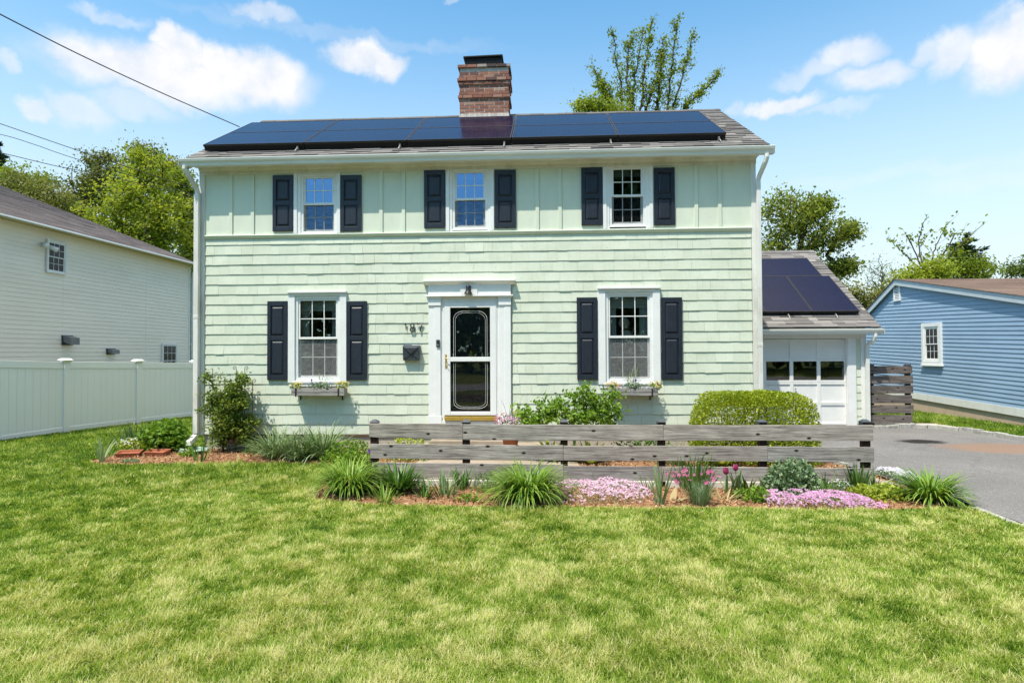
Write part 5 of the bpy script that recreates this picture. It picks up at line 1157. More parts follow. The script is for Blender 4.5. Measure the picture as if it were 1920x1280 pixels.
limb_tree('locust_tree', foot(1745, 35), 4.5, [[(1740,540),(1722,500),(1695,475),(1670,452)], [(1745,540),(1728,490),(1722,450),(1738,402)], [(1750,540),(1745,500),(1755,460),(1772,425)], [(1752,540),(1770,490),(1800,460),(1842,422)], [(1745,540),(1730,500),(1700,440),(1700,455)], [(1750,540),(1762,490),(1790,440),(1805,435)]], 35, 14, 7, .24, .25, 'maple', 'gangly tree with bare upper limbs above the blue house roof', 24, (.1, .8), r0=.2, twl=.9)
P = atY(1822, 436, 52); conifer('spruce_tree', foot(1815, 52), P[2]-G, 4.6, 'pine', 'dark rounded spruce above the blue house roof', 15, 200, .5, irr=.25)
tree('birch_tree', foot(1788, 40), [ell(1788,490,24,26,40), ell(1830,505,34,18,40)], 60, .2, 34, .4, 'maple', 'light green tree with upright limbs in front of the dark spruce', trunk_r=.15, seed=16, along=.4, tintbase=(.1,.6))
tree('oak_tree', foot(1912, 44), [ell(1908,508,26,12,44), ell(1940,500,30,20,44)], 50, .22, 50, .4, 'dark', 'dark green tree top at the right edge over the tan roof', trunk_r=.2, seed=17)
tree('willow_tree', foot(1600, 32), [ell(1590,555,30,25,32), ell(1635,570,34,30,32), ell(1665,550,24,22,32), ell(1600,600,30,40,32)], 90, .19, 60, .45, 'olive', 'soft yellowish tree in the gap between garage roof and blue house', trunk_r=.15, seed=18, tintbase=(.4,1), along=.3)
# far-off wood across the street behind the viewpoint (seen mirrored in the windows)
rs2 = np.random.default_rng(5); n = 70000; x = np.where(rs2.random(n) < .55, rs2.uniform(-70, 90, n), rs2.uniform(7, 40, n)); hx_ = 8+4*vnoise(x, x*0, 3, .11)+np.where(x > 7, 19, 0)*np.clip((x-7)/3.5, 0, 1); zz_ = G+hx_*rs2.random(n)**.7; y = -46+rs2.normal(size=n)*3.
nb = NPB(); V, Q = leaves_np(np.stack([x, y, zz_], 1), .9*(.6+.8*rs2.random(n)), .4, .7); nb.add(V, Q, rs2.random(n)); o = nb.build('distant_woods', GREEN['dark']); tag(o, 'far wood across the street seen mirrored in the window glass', 'woods', None, 'stuff')

# ================================================================== PLANTS
def gz0(p): return (p[0], p[1], G+.005)
def strap(name, c, n, L, lean, droop, width, mat, label, cat='plant', group=None, spread=.06, seg=6, hv=.35, az=None, tint=(0, 1)):
    c = np.array(c, float); root = empty(name, tuple(c), label, cat, group); a = RNG.random(n)*2*math.pi if az is None else az
    B = c+np.stack([np.cos(a), np.sin(a), 0*a], 1)*(spread*RNG.random(n)**.5)[:, None]
    V, Q, fi = blades_np(B, a+RNG.normal(size=n)*.4, L*(1-hv+2*hv*RNG.random(n)*.8), lean[0]+(lean[1]-lean[0])*RNG.random(n), droop[0]+(droop[1]-droop[0])*RNG.random(n), width*(.7+.6*RNG.random(n)), seg)
    t = tint[0]+(tint[1]-tint[0])*RNG.random(n); nb = NPB(); nb.add(V, Q, t[fi]); nb.build('leaves', GREEN[mat], root); return root
def mound(name, c, r, n, size, mat, label, cat='plant', group=None, up=.5, aspect=.6, shell=.4, stems=0, lo=0., hi=1.):
    c = np.array(c, float); root = empty(name, (c[0], c[1], c[2]), label, cat, group); nb = NPB()
    d = unit(RNG.normal(size=(n, 3))); d[:, 2] = np.abs(d[:, 2]); rr = RNG.random((n, 1))**shell
    bm = 1+.22*(fbm(d[:, 0]*3+c[0]*7, d[:, 1]*3+d[:, 2]*2+c[1]*5, 31, 1.3)-.5)[:, None]*2
    C = c+d*rr*np.array(r)*bm; V, Q = leaves_np(C, size*(.6+.8*RNG.random(n)), up, aspect, d*.7); nb.add(V, Q, np.clip(lo+(hi-lo)*RNG.random(n), 0, 1)); nb.build('foliage', GREEN[mat], root)
    if stems:
        dd = unit(RNG.normal(size=(stems, 3))); dd[:, 2] = np.abs(dd[:, 2])+.3; nb = NPB(); A = np.repeat(c[None], stems, 0)+RNG.normal(size=(stems, 3))*np.array([.05,.05,0]); V, Q = tubes_np(A, c+unit(dd)*np.array(r)*.85, np.full(stems, .006), np.full(stems, .003), 5); nb.add(V, Q, .5); nb.build('stems', MT['stem'], root)
    return root
DL = 'daylily clumps along the front of the bed'
p = gz0(atZ(657, 925)); strap('daylily', p, 560, .52, (.04, .85), (1.2, 2.7), .022, 'lily', 'large arching daylily clump at the left end of the board fence', 'plant', DL, .17, hv=.16)
p = gz0(atZ(988, 938)); strap('daylily', p, 640, .55, (.04, .9), (1.2, 2.7), .023, 'lily', 'large arching daylily clump before the middle of the board fence', 'plant', DL, .19, hv=.16)
p = gz0(atZ(1745, 940)); strap('daylily', p, 400, .45, (.1, 1.0), (.9, 2.3), .025, 'lily', 'bright daylily clump at the driveway end of the bed', 'plant', DL, .13, hv=.18)
p = gz0(atZ(905, 925)); mound('cushion_plant', (p[0]+.1, p[1]+.12, p[2]), (.30,.22,.26), 1500, .035, 'deep', 'feathery green cushion plant left of the middle daylily', 'plant', aspect=.25)
p = gz0(atZ(748, 922)); strap('leafy_clump', p, 230, .36, (.2, 1.2), (.2, 1.0), .045, 'deep', 'broad dark green leafy clump between the left daylily and the fence', 'plant', None, .1, 4)
p = gz0(atZ(835, 930)); strap('iris', p, 46, .30, (.0, .8), (.1, .8), .026, 'iris', 'short olive iris fan before the second fence post', 'plant', 'irises in the front bed', .12, tint=(0, .7))
p = gz0(atZ(868, 918)); strap('iris', p, 26, .27, (.0, .5), (.1, .6), .04, 'deep', 'dark broad-leaved iris tuft touching the second fence post', 'plant', 'irises in the front bed', .08)
p = gz0(atZ(880, 940)); mound('seedling', p, (.2,.1,.1), 160, .04, 'fresh', 'small low green seedling patch on the mulch left of the middle daylily', 'plant', aspect=.5)
p = gz0(atZ(1237, 946)); strap('iris', p, 14, .48, (.0, .35), (.0, .5), .036, 'iris', 'tall grey-green iris fan right of the pink phlox mat', 'plant', 'irises in the front bed', .05, tint=(.4, 1))
p = gz0(atZ(1262, 940)); strap('dry_leaf', p, 5, .22, (.7, 1.3), (.2, .9), .08, 'straw', 'withered yellow leaves on the mulch beside the tall iris', 'plant', None, .06)
p = gz0(atZ(1298, 918)); strap('iris', p, 110, .44, (.0, .62), (.0, .45), .020, 'deep', 'dense dark green iris clump behind the pink carnations', 'plant', 'irises in the front bed', .15)
p = gz0(atZ(1350, 938)); strap('dry_leaf', p, 22, .22, (.8, 1.4), (.1, .5), .025, 'straw', 'dry straw-coloured leaves lying on the mulch before the tulips', 'plant', None, .15)
# carnations
p = gz0(atZ(1312, 946)); root = strap('carnation', p, 420, .25, (.0, .75), (.0, .35), .006, 'sage', 'grey-green carnation tuft with bright pink flowers', 'flower', None, .09, 4)
C = np.array(p)+np.stack([RNG.uniform(-.36, .2, 26), RNG.normal(size=26)*.07-.02, .24+.14*RNG.random(26)], 1); V, Q, fi = flowers_np(C, .048*(.8+.4*RNG.random(26)), np.array([0,-.8,.5])+0*C); nb = NPB(); tv = RNG.random(26); nb.add(V, Q, tv[fi])
V, Q, fi = flowers_np(C+[0, .002, .002], .035, np.array([0,-.8,.5])+0*C, 5, .4); nb.add(V, Q, tv[fi]); nb.build('flowers', GREEN['hotpink'], root)
nb = NPB(); A = np.repeat(np.array(p)[None], 26, 0)+RNG.normal(size=(26, 3))*np.array([.05,.04,0]); V, Q = tubes_np(A, C, np.full(26, .0025), np.full(26, .002), 4); nb.add(V, Q, .5); nb.build('stems', MT['stem'], root)
# tulips
for k, (px, py, hpx, lab) in enumerate(((1361, 925, 884, 'shorter magenta tulip in front of the board fence'), (1379, 926, 877, 'taller magenta tulip in front of the board fence'))):
    p = gz0(atZ(px+4-k*3, py)); q = atY(px, hpx, p[1]); root = strap('tulip', p, 9, .26, (.1, .6), (.0, .5), .04, 'iris', lab, 'flower', 'magenta tulips', .03)
    m = MB(); m.tube([p, ((p[0]+q[0])/2+.01, p[1], (p[2]+q[2])/2), (q[0], p[1], q[2]-.02)], [.005,.0045,.004], 6); m.build('stem', MT['stem'], root)
    nb = NPB(); 
    for j in range(6):
        a = j*math.pi/3+.3; rr = .030 if j % 2 else .034; prof = [(.2,-.03), (.85,-.012), (1.,.015), (.72,.05)]; V = []
        for (f_, z) in prof:
            for s_g in (-.62, 0, .62):
                V.append((q[0]+rr*f_*math.cos(a+s_g), p[1]+rr*f_*math.sin(a+s_g), q[2]+z+(0 if s_g == 0 else -.006)))
        Q = np.array([[r*3+c, r*3+c+1, r*3+c+4, r*3+c+3] for r in range(3) for c in range(2)]); nb.add(np.array(V), Q, RNG.random())
    nb.build('bloom', GREEN['tulip'], root)
def carpet(name, poly_px, mat, label, group, n, fs, h=.09, leaf='sage', nl=2500):
    """creeping mat of small flowers over a ground outline"""
    pp = np.array([atZ(*q)[:2] for q in poly_px]); lo, hi = pp.min(0), pp.max(0)
    def sample(k):
        out = np.zeros((0, 2))
        while len(out) < k:
            q = lo+(hi-lo)*RNG.random((k*2, 2)); j = inside(q+RNG.normal(size=q.shape)*.035, pp); out = np.concatenate([out, q[j]])
        return out[:k]
    c = pp.mean(0); root = empty(name, (c[0], c[1], G), label, 'flower', group)
    def H(q): 
        d = np.min(np.linalg.norm(q[:, None]-pp[None], axis=2), 1); e = np.clip(np.linalg.norm((q-c)/((hi-lo)*.5), axis=1), 0, 1)
        return G+.015+h*np.sqrt(np.clip(1-e**2.5, 0, 1))*(.6+.8*fbm(q[:, 0], q[:, 1], 5, 6., 2))
    q = sample(nl); C = np.concatenate([q, (H(q)*1.-.012-.03*RNG.random(len(q)))[:, None]], 1); V, Q = leaves_np(C, .026, .5, .35); nb = NPB(); nb.add(V, Q, RNG.random(len(C))); nb.build('foliage', GREEN[leaf], root)
    q = sample(n); dens = fbm(q[:, 0]+3, q[:, 1]+9, 8, 5., 3); q = q[dens > .36]; C = np.concatenate([q, (H(q)+.012*RNG.random(len(q)))[:, None]], 1)
    V, Q, fi = flowers_np(C, fs*(.75+.5*RNG.random(len(C))), np.array([0,-.45,.8])+0*C); tv = RNG.random(len(C)); nb = NPB(); nb.add(V, Q, tv[fi]); nb.build('flowers', GREEN[mat], root); return root
def inside(q, poly):
    x, y = q[:, 0], q[:, 1]; r = np.zeros(len(q), bool); n = len(poly)
    for i in range(n):
        (xa, ya), (xb, yb) = poly[i], poly[(i+1) % n]
        c = ((ya > y) != (yb > y)) & (x < (xb-xa)*(y-ya)/((yb-ya) if yb != ya else 1e-9)+xa); r ^= c
    return r
PG = 'creeping phlox mats'
carpet('phlox', [(1040,945),(1025,935),(1050,915),(1090,906),(1160,904),(1205,912),(1222,930),(1205,944),(1130,950)], 'pink', 'wide pale pink creeping phlox mat before the middle fence boards', PG, 2100, .027, .10)
carpet('phlox', [(1418,935),(1425,925),(1460,928),(1500,936),(1560,933),(1610,938),(1668,950),(1640,956),(1560,958),(1480,956),(1440,950)], 'mauve', 'long mauve-pink creeping phlox mat along the right front of the bed', PG, 2000, .027, .09)
carpet('phlox', [(1640,890),(1660,886),(1700,893),(1728,906),(1715,914),(1690,905),(1660,897)], 'lilacw', 'whitish lilac creeping phlox at the driveway edge', PG, 800, .028, .10)
p = gz0(atZ(1492, 928)); mound('sedum', (p[0], p[1]+.1, p[2]), (.36,.27,.40), 3000, .050, 'sage', 'rounded blue-green bush right of the tulips before the fence', 'bush', None, .6, .6, .3, 20)
p = gz0(atZ(1420, 940)); mound('leafy_clump', p, (.17,.13,.17), 420, .045, 'fresh', 'low bright green leafy clump left of the mauve phlox', 'plant', stems=6)
p = gz0(atZ(1436, 928)); strap('seedling', p, 9, .22, (.0, .5), (.2, .6), .035, 'iris', 'small upright iris-like shoots beside the blue-green bush', 'plant', None, .03)
p = gz0(atZ(1545, 932)); strap('iris', p, 46, .30, (.05, .8), (.1, .6), .02, 'deep', 'low dark iris tuft right of the blue-green bush', 'plant', 'irises in the front bed', .08)
p = gz0(atZ(1606, 920)); strap('iris', p, 60, .34, (.0, .75), (.0, .5), .024, 'deep', 'dark green iris fan before the right end of the fence', 'plant', 'irises in the front bed', .09)
p = gz0(atZ(1575, 925)); posy('candytuft', (p[0], p[1], p[2]+.06), (.16,.12,.1), 'cream-flowered candytuft between two dark iris tufts', 'flower', 'whitef', 'sage', 40, .022, 300, .03)
p = gz0(atZ(1660, 935)); mound('variegated_plant', p, (.30,.22,.17), 700, .055, 'lime', 'pale variegated leafy ground cover left of the right daylily', 'plant', None, .6, .6, .4, 0, .0, .8)
p = gz0(atZ(648, 868)); mound('perennial', (p[0]+.05, p[1], p[2]), (.42,.36,.36), 1500, .055, 'fresh', 'bushy light green perennial behind the left end of the fence', 'plant', None, .5, .55, .45, 24)
p = (3.62, -2.62, G+.31); root = empty('violet_bloom', (p[0], p[1], G), 'single violet cornflower at the left fence post', 'flower'); V, Q, fi = flowers_np(np.repeat(np.array([atY(694, 846, -2.95)]), 3, 0), .06, np.array([[-.5,-1,.5]]*3), 8, .5); nb = NPB(); nb.add(V, Q, RNG.random(3)[fi]); nb.build('bloom', GREEN['purple'], root)
q = atY(694, 846, -2.95); m = MB(); m.tube([(q[0]-.05, q[1], G), (q[0]-.02, q[1], G+.2), tuple(q)], .003, 5); m.build('stem', MT['stem'], root)
for px, py, n, L, wd, mt_, lab in ((795, 934, 26, .24, .03, 'deep', 'low dark strappy tuft between the leafy clump and the short iris fan'), (722, 944, 40, .26, .016, 'lily', 'small grassy tuft at the right foot of the left daylily'), (1100, 908, 16, .30, .012, 'lily', 'thin grassy shoots rising at the back of the wide phlox mat'), (1215, 922, 14, .26, .02, 'iris', 'small grey-green shoots at the right end of the wide phlox mat'), (1400, 920, 18, .22, .03, 'deep', 'dark leafy shoots between the tulips and the blue-green bush'), (1580, 908, 30, .28, .018, 'iris', 'grey-green shoots behind the cream candytuft'), (1640, 922, 26, .3, .022, 'iris', 'upright grey-green shoots beside the pale variegated plant')):
    strap('bedding_tuft', gz0(atZ(px, py)), n, L, (.05, .9), (.2, 1.1), wd, mt_, lab, 'plant', 'small tufts in the front bed', .09)
for px, py, r_, n, sz, mt_, lab in ((480, 850, (.22,.16,.2), 420, .04, 'deep', 'dark green filler plant between the climbing rose and the irises'), (775, 905, (.25,.14,.16), 420, .045, 'fresh', 'light green filler plant before the first fence bay'), (1180, 905, (.3,.1,.16), 500, .035, 'sage', 'grey-green filler plant at the back of the wide phlox mat'), (352, 856, (.16,.12,.16), 260, .04, 'fresh', 'small bright filler plant at the foot of the downspout'), (640, 905, (.2,.16,.2), 500, .04, 'fresh', 'leafy green fringe at the left foot of the left daylily'), (662, 892, (.3,.22,.34), 1300, .05, 'fresh', 'leafy green perennial filling in behind the left daylily'), (1545, 912, (.2,.14,.2), 500, .04, 'sage', 'grey-green filler plant between the bush and the dark iris fan'), (1618, 930, (.2,.12,.13), 420, .045, 'lime', 'pale green filler plant before the right end of the fence'), (1390, 935, (.12,.1,.12), 260, .04, 'fresh', 'small bright leafy plant just right of the tulips')):
    mound('filler_plant', gz0(atZ(px, py)), r_, n, sz, mt_, lab, 'plant', 'leafy fillers in the front bed')
# behind the fence
p = (3.9, -.95, G); mound('golden_shrub', p, (.42,.3,.45), 900, .05, 'lime', 'golden yellow shrub behind the left end of the top fence board', 'bush', None, .5, .6, .45, 12)
for k, (x, y, lab) in enumerate(((6.15, -1.0, 'lime green hosta behind the middle fence post'), (6.75, -1.15, 'lime green hosta right of the middle fence post'), (8.65, -1.35, 'pale lime stonecrop before the hedge'))):
    strap('hosta', (x, y, G+.01), 70, .34, (.3, 1.1), (.2, .9), .085, 'lime', lab, 'plant', 'lime green plants behind the fence', .1, 5)
strap('iris', (8.0, -1.3, G+.01), 60, .42, (.1, .9), (.2, .8), .02, 'iris', 'grey-green iris clump behind the fence under the right window', 'plant', 'irises behind the fence', .12)
mound('perennial', (7.6, -.8, G), (.6,.3,.4), 1300, .05, 'deep', 'low dark green perennial behind the fence under the right window', 'plant', None, .5, .6, .45, 14)
# the light green shrub under the right window: upright stems, leafy toward the tops
SH = []
for (px, py, rx, ry) in ((985,775,22,22),(1032,762,26,24),(1030,785,30,20),(1075,755,24,22),(1110,742,26,22),(1130,760,30,26),(1085,780,40,22),(1140,775,26,30),(1105,733,16,14),(1150,745,18,16),(1000,790,30,16)):
    SH.append(ell(px, py, rx, ry, -1.15))
tree('leafy_shrub', (6.5, -1.15, G), SH, 190, .058, 20, .05, 'fresh', 'light green leafy shrub with upright stems under the right lower window', None, 'stem', .4, .022, 19, cat='bush', tip=.004, spread=1., along=.25, aspect=.6)
# flower pot by the door
pp_ = atY(957, 795, -.85); root = empty('flower_pot', (pp_[0], -.85, -.12), 'terracotta pot of pink and orange flowers at the right of the front door', 'flower pot')
m = MB(); pz = -.12; m.lathe((pp_[0], -.85, pz), [(.10,0),(.15,.26),(.17,.265),(.172,.32),(.155,.325),(.15,.28),(.02,.27)], 28); m.build('pot', MT['terra'], root, 0, True)
posy('pink_phlox', (pp_[0]+.07, -.93, pz+.42), (.24,.15,.10), 'lilac-pink flowers hanging over the terracotta pot rim', 'flower', 'mauve', 'fresh', 150, .032, 200, .03, 'flowers in the terracotta pot')
posy('pansy', (pp_[0]-.12, -.87, pz+.46), (.13,.1,.11), 'dusky orange-red pansies at the left of the terracotta pot', 'flower', 'hotpink', 'olive', 34, .034, 140, .03, 'flowers in the terracotta pot', 'orange')
posy('pansy', (pp_[0]+.12, -.82, pz+.53), (.10,.07,.08), 'bright orange pansies at the back of the terracotta pot', 'flower', 'orange', 'fresh', 22, .036, 80, .03, 'flowers in the terracotta pot', 'yellow')
strap('spike_grass', (pp_[0]-.02, -.83, pz+.3), 11, .62, (.05, .5), (.2, 1.2), .014, 'iris', 'tall thin grass spikes rising from the terracotta pot', 'plant', 'flowers in the terracotta pot', .03)
# clipped hedge
hx0, hx1 = atY(1303, 800, -1.1)[0], atY(1532, 800, -1.1)[0]; ht = atY(1417, 737, -1.1)[2]; hc = np.array([(hx0+hx1)/2, -.95, G+.02]); hr = np.array([(hx1-hx0)/2, .55, ht-G])
root = empty('boxwood_hedge', tuple(hc), 'clipped rounded yellow-green boxwood hedge before the garage door', 'hedge')
n = 34000; d = unit(RNG.normal(size=(n, 3))); d[:, 2] = np.abs(d[:, 2]); e = 5.2; s = (np.abs(d)**e).sum(1)**(-1/e); sf_ = (1-.20*RNG.random(n)**1.5)*(1+.045*(fbm(d[:, 0]*6, d[:, 2]*6+d[:, 1]*3, 21, 1.2)-.5)*2)
sf_ = np.where(RNG.random(n) < .2, RNG.random(n)**.5*.85, sf_)
C = hc+d*s[:, None]*sf_[:, None]*hr; V, Q = leaves_np(C, .034*(.6+.8*RNG.random(n)), .45, .6, d); nb = NPB(); nb.add(V, Q, np.clip(RNG.normal(size=n)*.22+.5, 0, 1)); nb.build('foliage', GREEN['box'], root)
nb = NPB(); k = 70; dd = unit(RNG.normal(size=(k, 3))); dd[:, 2] = np.abs(dd[:, 2]); A = hc+RNG.uniform(-.5, .5, (k, 3))*np.array([1.4,.3,0]); V, Q = tubes_np(A, hc+dd*hr*.85, np.full(k, .014), np.full(k, .005), 5); nb.add(V, Q, .5); nb.build('branches', MT['bark'], root)
# left bed -------------------------------------------------------------
TR = empty('trellis', (.45, -.2, G), 'thin black metal trellis with curled tips behind the climbing rose', 'trellis')
m = MB(); ty = -.2
for px, top, crl in ((399, 690, 0), (443, 690, 1), (459, 690, -1), (473.5, 714, -1)):
    x, zt_ = atY(px, top, ty)[0], atY(px, top, ty)[2]; m.tube([(x, ty, G), (x, ty, zt_)], .006, 6)
    if crl: m.tube([(x-crl*(.035-.035*(1-t/26)*math.cos(t*.33))-crl*0, ty, zt_+.034*(1-t/30)*math.sin(t*.33)) for t in range(20)], .005, 6)
for z in (.25, .62, .95): m.tube([(.18, ty, z), (atY(473.5, 760, ty)[0], ty, z)], .005, 6)
m.build('rods', MT['metal_black'], TR)
RS = [ell(395,705,14,26,-.3), ell(405,760,26,36,-.3), ell(440,740,30,34,-.3), ell(430,790,34,40,-.3), ell(460,715,14,20,-.3), ell(470,790,20,20,-.3), ell(415,820,20,22,-.3), ell(455,820,24,18,-.3), ell(417,700,6,18,-.3)]
tree('climbing_rose', (.5, -.32, G), RS, 260, .050, 22, .06, 'rose', 'leafy climbing rose on the trellis at the left corner of the house', None, 'bark', 1.0, .02, 20, cat='rose bush', tip=.0035, spread=1.0, along=.5, tintbase=(.3, 1))
q = atY(434, 826, -.4); root = empty('rose_bloom', tuple(q), 'single pink rose low in the climbing rose', 'flower'); V, Q, fi = flowers_np(np.repeat(q[None], 4, 0), .05, np.array([[0,-1,.2]]*4), 6, .4); nb = NPB(); nb.add(V, Q, RNG.random(4)[fi]); nb.build('bloom', GREEN['hotpink'], root)
BI = 'irises beside the left corner of the house'
for (px, py, n, L, lab) in ((520, 858, 190, .50, 'left clump of arching grey-green irises under the left window'), (560, 862, 160, .52, 'middle clump of arching grey-green irises under the left window'), (605, 860, 200, .60, 'right taller clump of upright grey-green irises under the left window')):
    p = gz0(atZ(px, py)); strap('iris', p, int(n*1.2), L*1.1, (.05, 1.0), (.5, 1.8), .026, 'iris', lab, 'plant', BI, .2, 7, tint=(.15, 1))
p = gz0(atZ(248, 836)); strap('iris', (p[0], p[1], p[2]), 80, .42, (.0, .7), (.0, .3), .022, 'iris', 'stiff grey-green iris clump beyond the terracotta troughs', 'plant', BI, .2, tint=(0, .6))
p = gz0(atZ(190, 867)); strap('iris', p, 11, .42, (.05, .7), (.0, .5), .04, 'iris', 'small iris fan at the left tip of the mulch', 'plant', BI, .04, tint=(.5, 1))
p = gz0(atZ(372, 866)); strap('iris', p, 16, .34, (.05, .5), (.0, .4), .022, 'deep', 'small dark shoots before the downspout', 'plant', BI, .12)
p = gz0(atZ(312, 846)); root = tree('hydrangea', p, [ell(303,815,38,26,p[1]), ell(328,828,26,24,p[1]), ell(283,832,22,22,p[1]), ell(342,822,14,16,p[1])], 130, .08, 20, .055, 'fresh', 'leafy hydrangea bush behind the terracotta troughs', None, 'stem', .25, .02, 23, cat='bush', tip=.004, spread=1., along=.2, aspect=.65, tintbase=(0, .75))
for (px, py, rot, lab) in ((237, 857, .25, 'tilted terracotta trough with white flowers at the left bed tip'), (291, 855, -.08, 'terracotta trough sunk in the mulch before the hydrangea')):
    p = atZ(px, py); root = empty('terracotta_trough', (p[0], p[1], G), lab, 'planter', 'terracotta troughs in the left bed'); Mx = Matrix.Translation((p[0], p[1]+.08, G-.02)) @ Matrix.Rotation(rot, 4, 'Z') @ Matrix.Rotation(.16, 4, 'X')
    m = MB(Mx); w2, d2, hh = .185, .10, .11
    O = [(-w2+.03,-d2+.02,0),(w2-.03,-d2+.02,0),(w2-.03,d2-.02,0),(-w2+.03,d2-.02,0),(-w2,-d2,hh),(w2,-d2,hh),(w2,d2,hh),(-w2,d2,hh)]
    ids = [m.pt(q) for q in O]; I_ = [m.pt(q) for q in [(-w2+.018,-d2+.018,hh),(w2-.018,-d2+.018,hh),(w2-.018,d2-.018,hh),(-w2+.018,d2-.018,hh),(-w2+.04,-d2+.03,.07),(w2-.04,-d2+.03,.07),(w2-.04,d2-.03,.07),(-w2+.04,d2-.03,.07)]]
    for q in ((0,1,5,4),(1,2,6,5),(2,3,7,6),(3,0,4,7),(0,3,2,1)): m.face([ids[k] for k in q])
    for k in range(4): m.face([ids[4+k], ids[4+(k+1) % 4], I_[(k+1) % 4], I_[k]]); m.face([I_[k], I_[(k+1) % 4], I_[4+(k+1) % 4], I_[4+k]])
    m.face(I_[4:]); m.build('trough', MT['terra'], root, .006)
p = atZ(240, 851); posy('candytuft', (p[0], p[1]+.1, G+.16), (.26,.13,.10), 'white candytuft and yellow-green leaves in the left terracotta trough', 'flower', 'whitef', 'lime', 46, .034, 420, .04)
p = atZ(245, 866); mound('creeping_thyme', gz0(p), (.18,.08,.05), 380, .025, 'sage', 'low grey-green creeping cushion before the terracotta troughs', 'plant', None)
p = atZ(335, 852); root = empty('splash_block', (p[0], p[1], G), 'pale green splash block below the left downspout', 'splash block'); Mx = Matrix.Translation((p[0]+.12, p[1]+.2, G+.02)) @ Matrix.Rotation(.9, 4, 'Z') @ Matrix.Rotation(-.1, 4, 'X')
m = MB(Mx)
for a, b, h0 in ((-.16, -.13, .08), (.13, .16, .08)): m.hexa([(a,-.32,0),(b,-.32,0),(b,.3,0),(a,.3,0),(a,-.32,h0*.6),(b,-.32,h0*.6),(b,.3,h0),(a,.3,h0)])
m.box(-.13, .13, -.32, .3, 0, .02); m.box(-.13, .13, .27, .3, .0205, .08); m.build('tray', MT['splash'], root, .006)
p = gz0(atZ(450, 866)); strap('dry_leaf', p, 4, .2, (.9, 1.4), (.1, .5), .07, 'straw', 'pale dead leaves on the left bed mulch', 'plant', None, .06)
# loose bark on the beds
bp = np.array(BED); n = 16000; q = np.stack([RNG.uniform(-1.2, 10.6, n*3), RNG.uniform(-4.0, .0, n*3)], 1); q = q[inside(q+RNG.normal(size=q.shape)*.02, bp) & ~inside(q, np.array(WALK))][:n]
C = np.concatenate([q, (G+.012+.02*RNG.random(len(q)))[:, None]], 1); V, Q = leaves_np(C, .045*(.4+1.0*RNG.random(len(C))), 1.0, .35); nb = NPB(); nb.add(V, Q, RNG.random(len(C))); o = nb.build('bark_chips', MT['chips']); tag(o, 'loose orange bark chips over the flower beds', 'mulch', None, 'stuff')

# ================================================================== LAWN GRASS
drive = np.array(DRIVE); HOUSE = np.array([(-.08,.02),(9.72,.02),(9.72,12),(-.08,12)])
FA = np.array([(-5.3,-1.33),(-4.845,.43),(-4.37,2.17),(-3.905,3.87),(-3.45,5.55),(-3.0,7.25),(-.15,7.25),(-.15,.0),(3,-1),(10.58,-3.5),(10.58,-9.2),(-5.3,-9.2)])
BLUEY = np.array([(15.05,-3),(15.0,1.3),(14.95,2.3),(15.3,2.7),(15.1,4.3),(14.6,4.5),(14.9,7.8),(16.3,7.8),(16.75,0),(16.9,-3)])
def lawn(n, lo, hi, poly, dens_fn, hgt, wid, seg, excl):
    q = np.stack([RNG.uniform(lo[0], hi[0], n), RNG.uniform(lo[1], hi[1], n)], 1)
    d = np.concatenate([q, np.full((n, 1), G)], 1)-CAM; dep = d@fw; px = 960+F_PX*(d@r2)/dep; py = 640-F_PX*(d@u2)/dep
    k = (dep > .8) & (px > -420) & (px < 2340) & (py < 1600) & (RNG.random(n) < dens_fn(dep)); q = q[k]
    k = inside(q, poly)
    for e in excl: k &= ~inside(q, e)
    q = q[k]; n = len(q); x, y = q[:, 0], q[:, 1]; dep = np.linalg.norm(q-CAM[:2], axis=1)
    A = .7*fbm(x, y*.85, 41, 2.1, 4)+.3*fbm(x+9, y, 43, .55, 2); Bn = fbm(x, y, 51, 3.6, 3); Cn = fbm(x+20, y, 61, 7., 2); Dn = fbm(x+40, y, 63, 17., 2)
    L = hgt*(.5+.45*Bn+.6*Cn)*(.6+.8*RNG.random(n)); az = 6.28*fbm(x, y, 71, 1.8, 2)*2+RNG.normal(size=n)*1.6
    w = wid*(.7+.6*RNG.random(n))*np.clip(dep/4.5, .85, 2.6)
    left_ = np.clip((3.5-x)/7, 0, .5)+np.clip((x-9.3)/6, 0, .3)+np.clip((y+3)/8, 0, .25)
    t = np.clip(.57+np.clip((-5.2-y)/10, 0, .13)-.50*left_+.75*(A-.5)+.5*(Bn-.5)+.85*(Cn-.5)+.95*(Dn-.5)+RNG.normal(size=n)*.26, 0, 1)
    t = np.where(RNG.random(n) < .05, np.clip(t+.4, 0, 1), t)
    B = np.concatenate([q, np.full((n, 1), G-.004)], 1)
    V, Q, fi = blades_np(B, az, L, .25+.75*RNG.random(n), .3+.9*RNG.random(n), w, seg); return V, Q, t[fi]
nb = NPB(); EX = [np.array(BED), drive, HOUSE]
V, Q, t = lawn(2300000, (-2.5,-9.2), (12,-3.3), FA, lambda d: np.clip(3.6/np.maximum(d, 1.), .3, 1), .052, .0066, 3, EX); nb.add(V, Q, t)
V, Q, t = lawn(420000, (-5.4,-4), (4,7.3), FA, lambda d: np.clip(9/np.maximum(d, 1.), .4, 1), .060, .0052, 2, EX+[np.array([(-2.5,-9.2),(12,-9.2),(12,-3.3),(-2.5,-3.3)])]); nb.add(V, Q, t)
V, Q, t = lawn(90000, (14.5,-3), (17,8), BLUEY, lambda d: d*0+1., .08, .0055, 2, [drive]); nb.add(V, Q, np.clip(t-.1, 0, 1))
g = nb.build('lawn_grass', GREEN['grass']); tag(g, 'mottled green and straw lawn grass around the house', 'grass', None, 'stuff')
print('GRASS FACES', len(g.data.polygons))

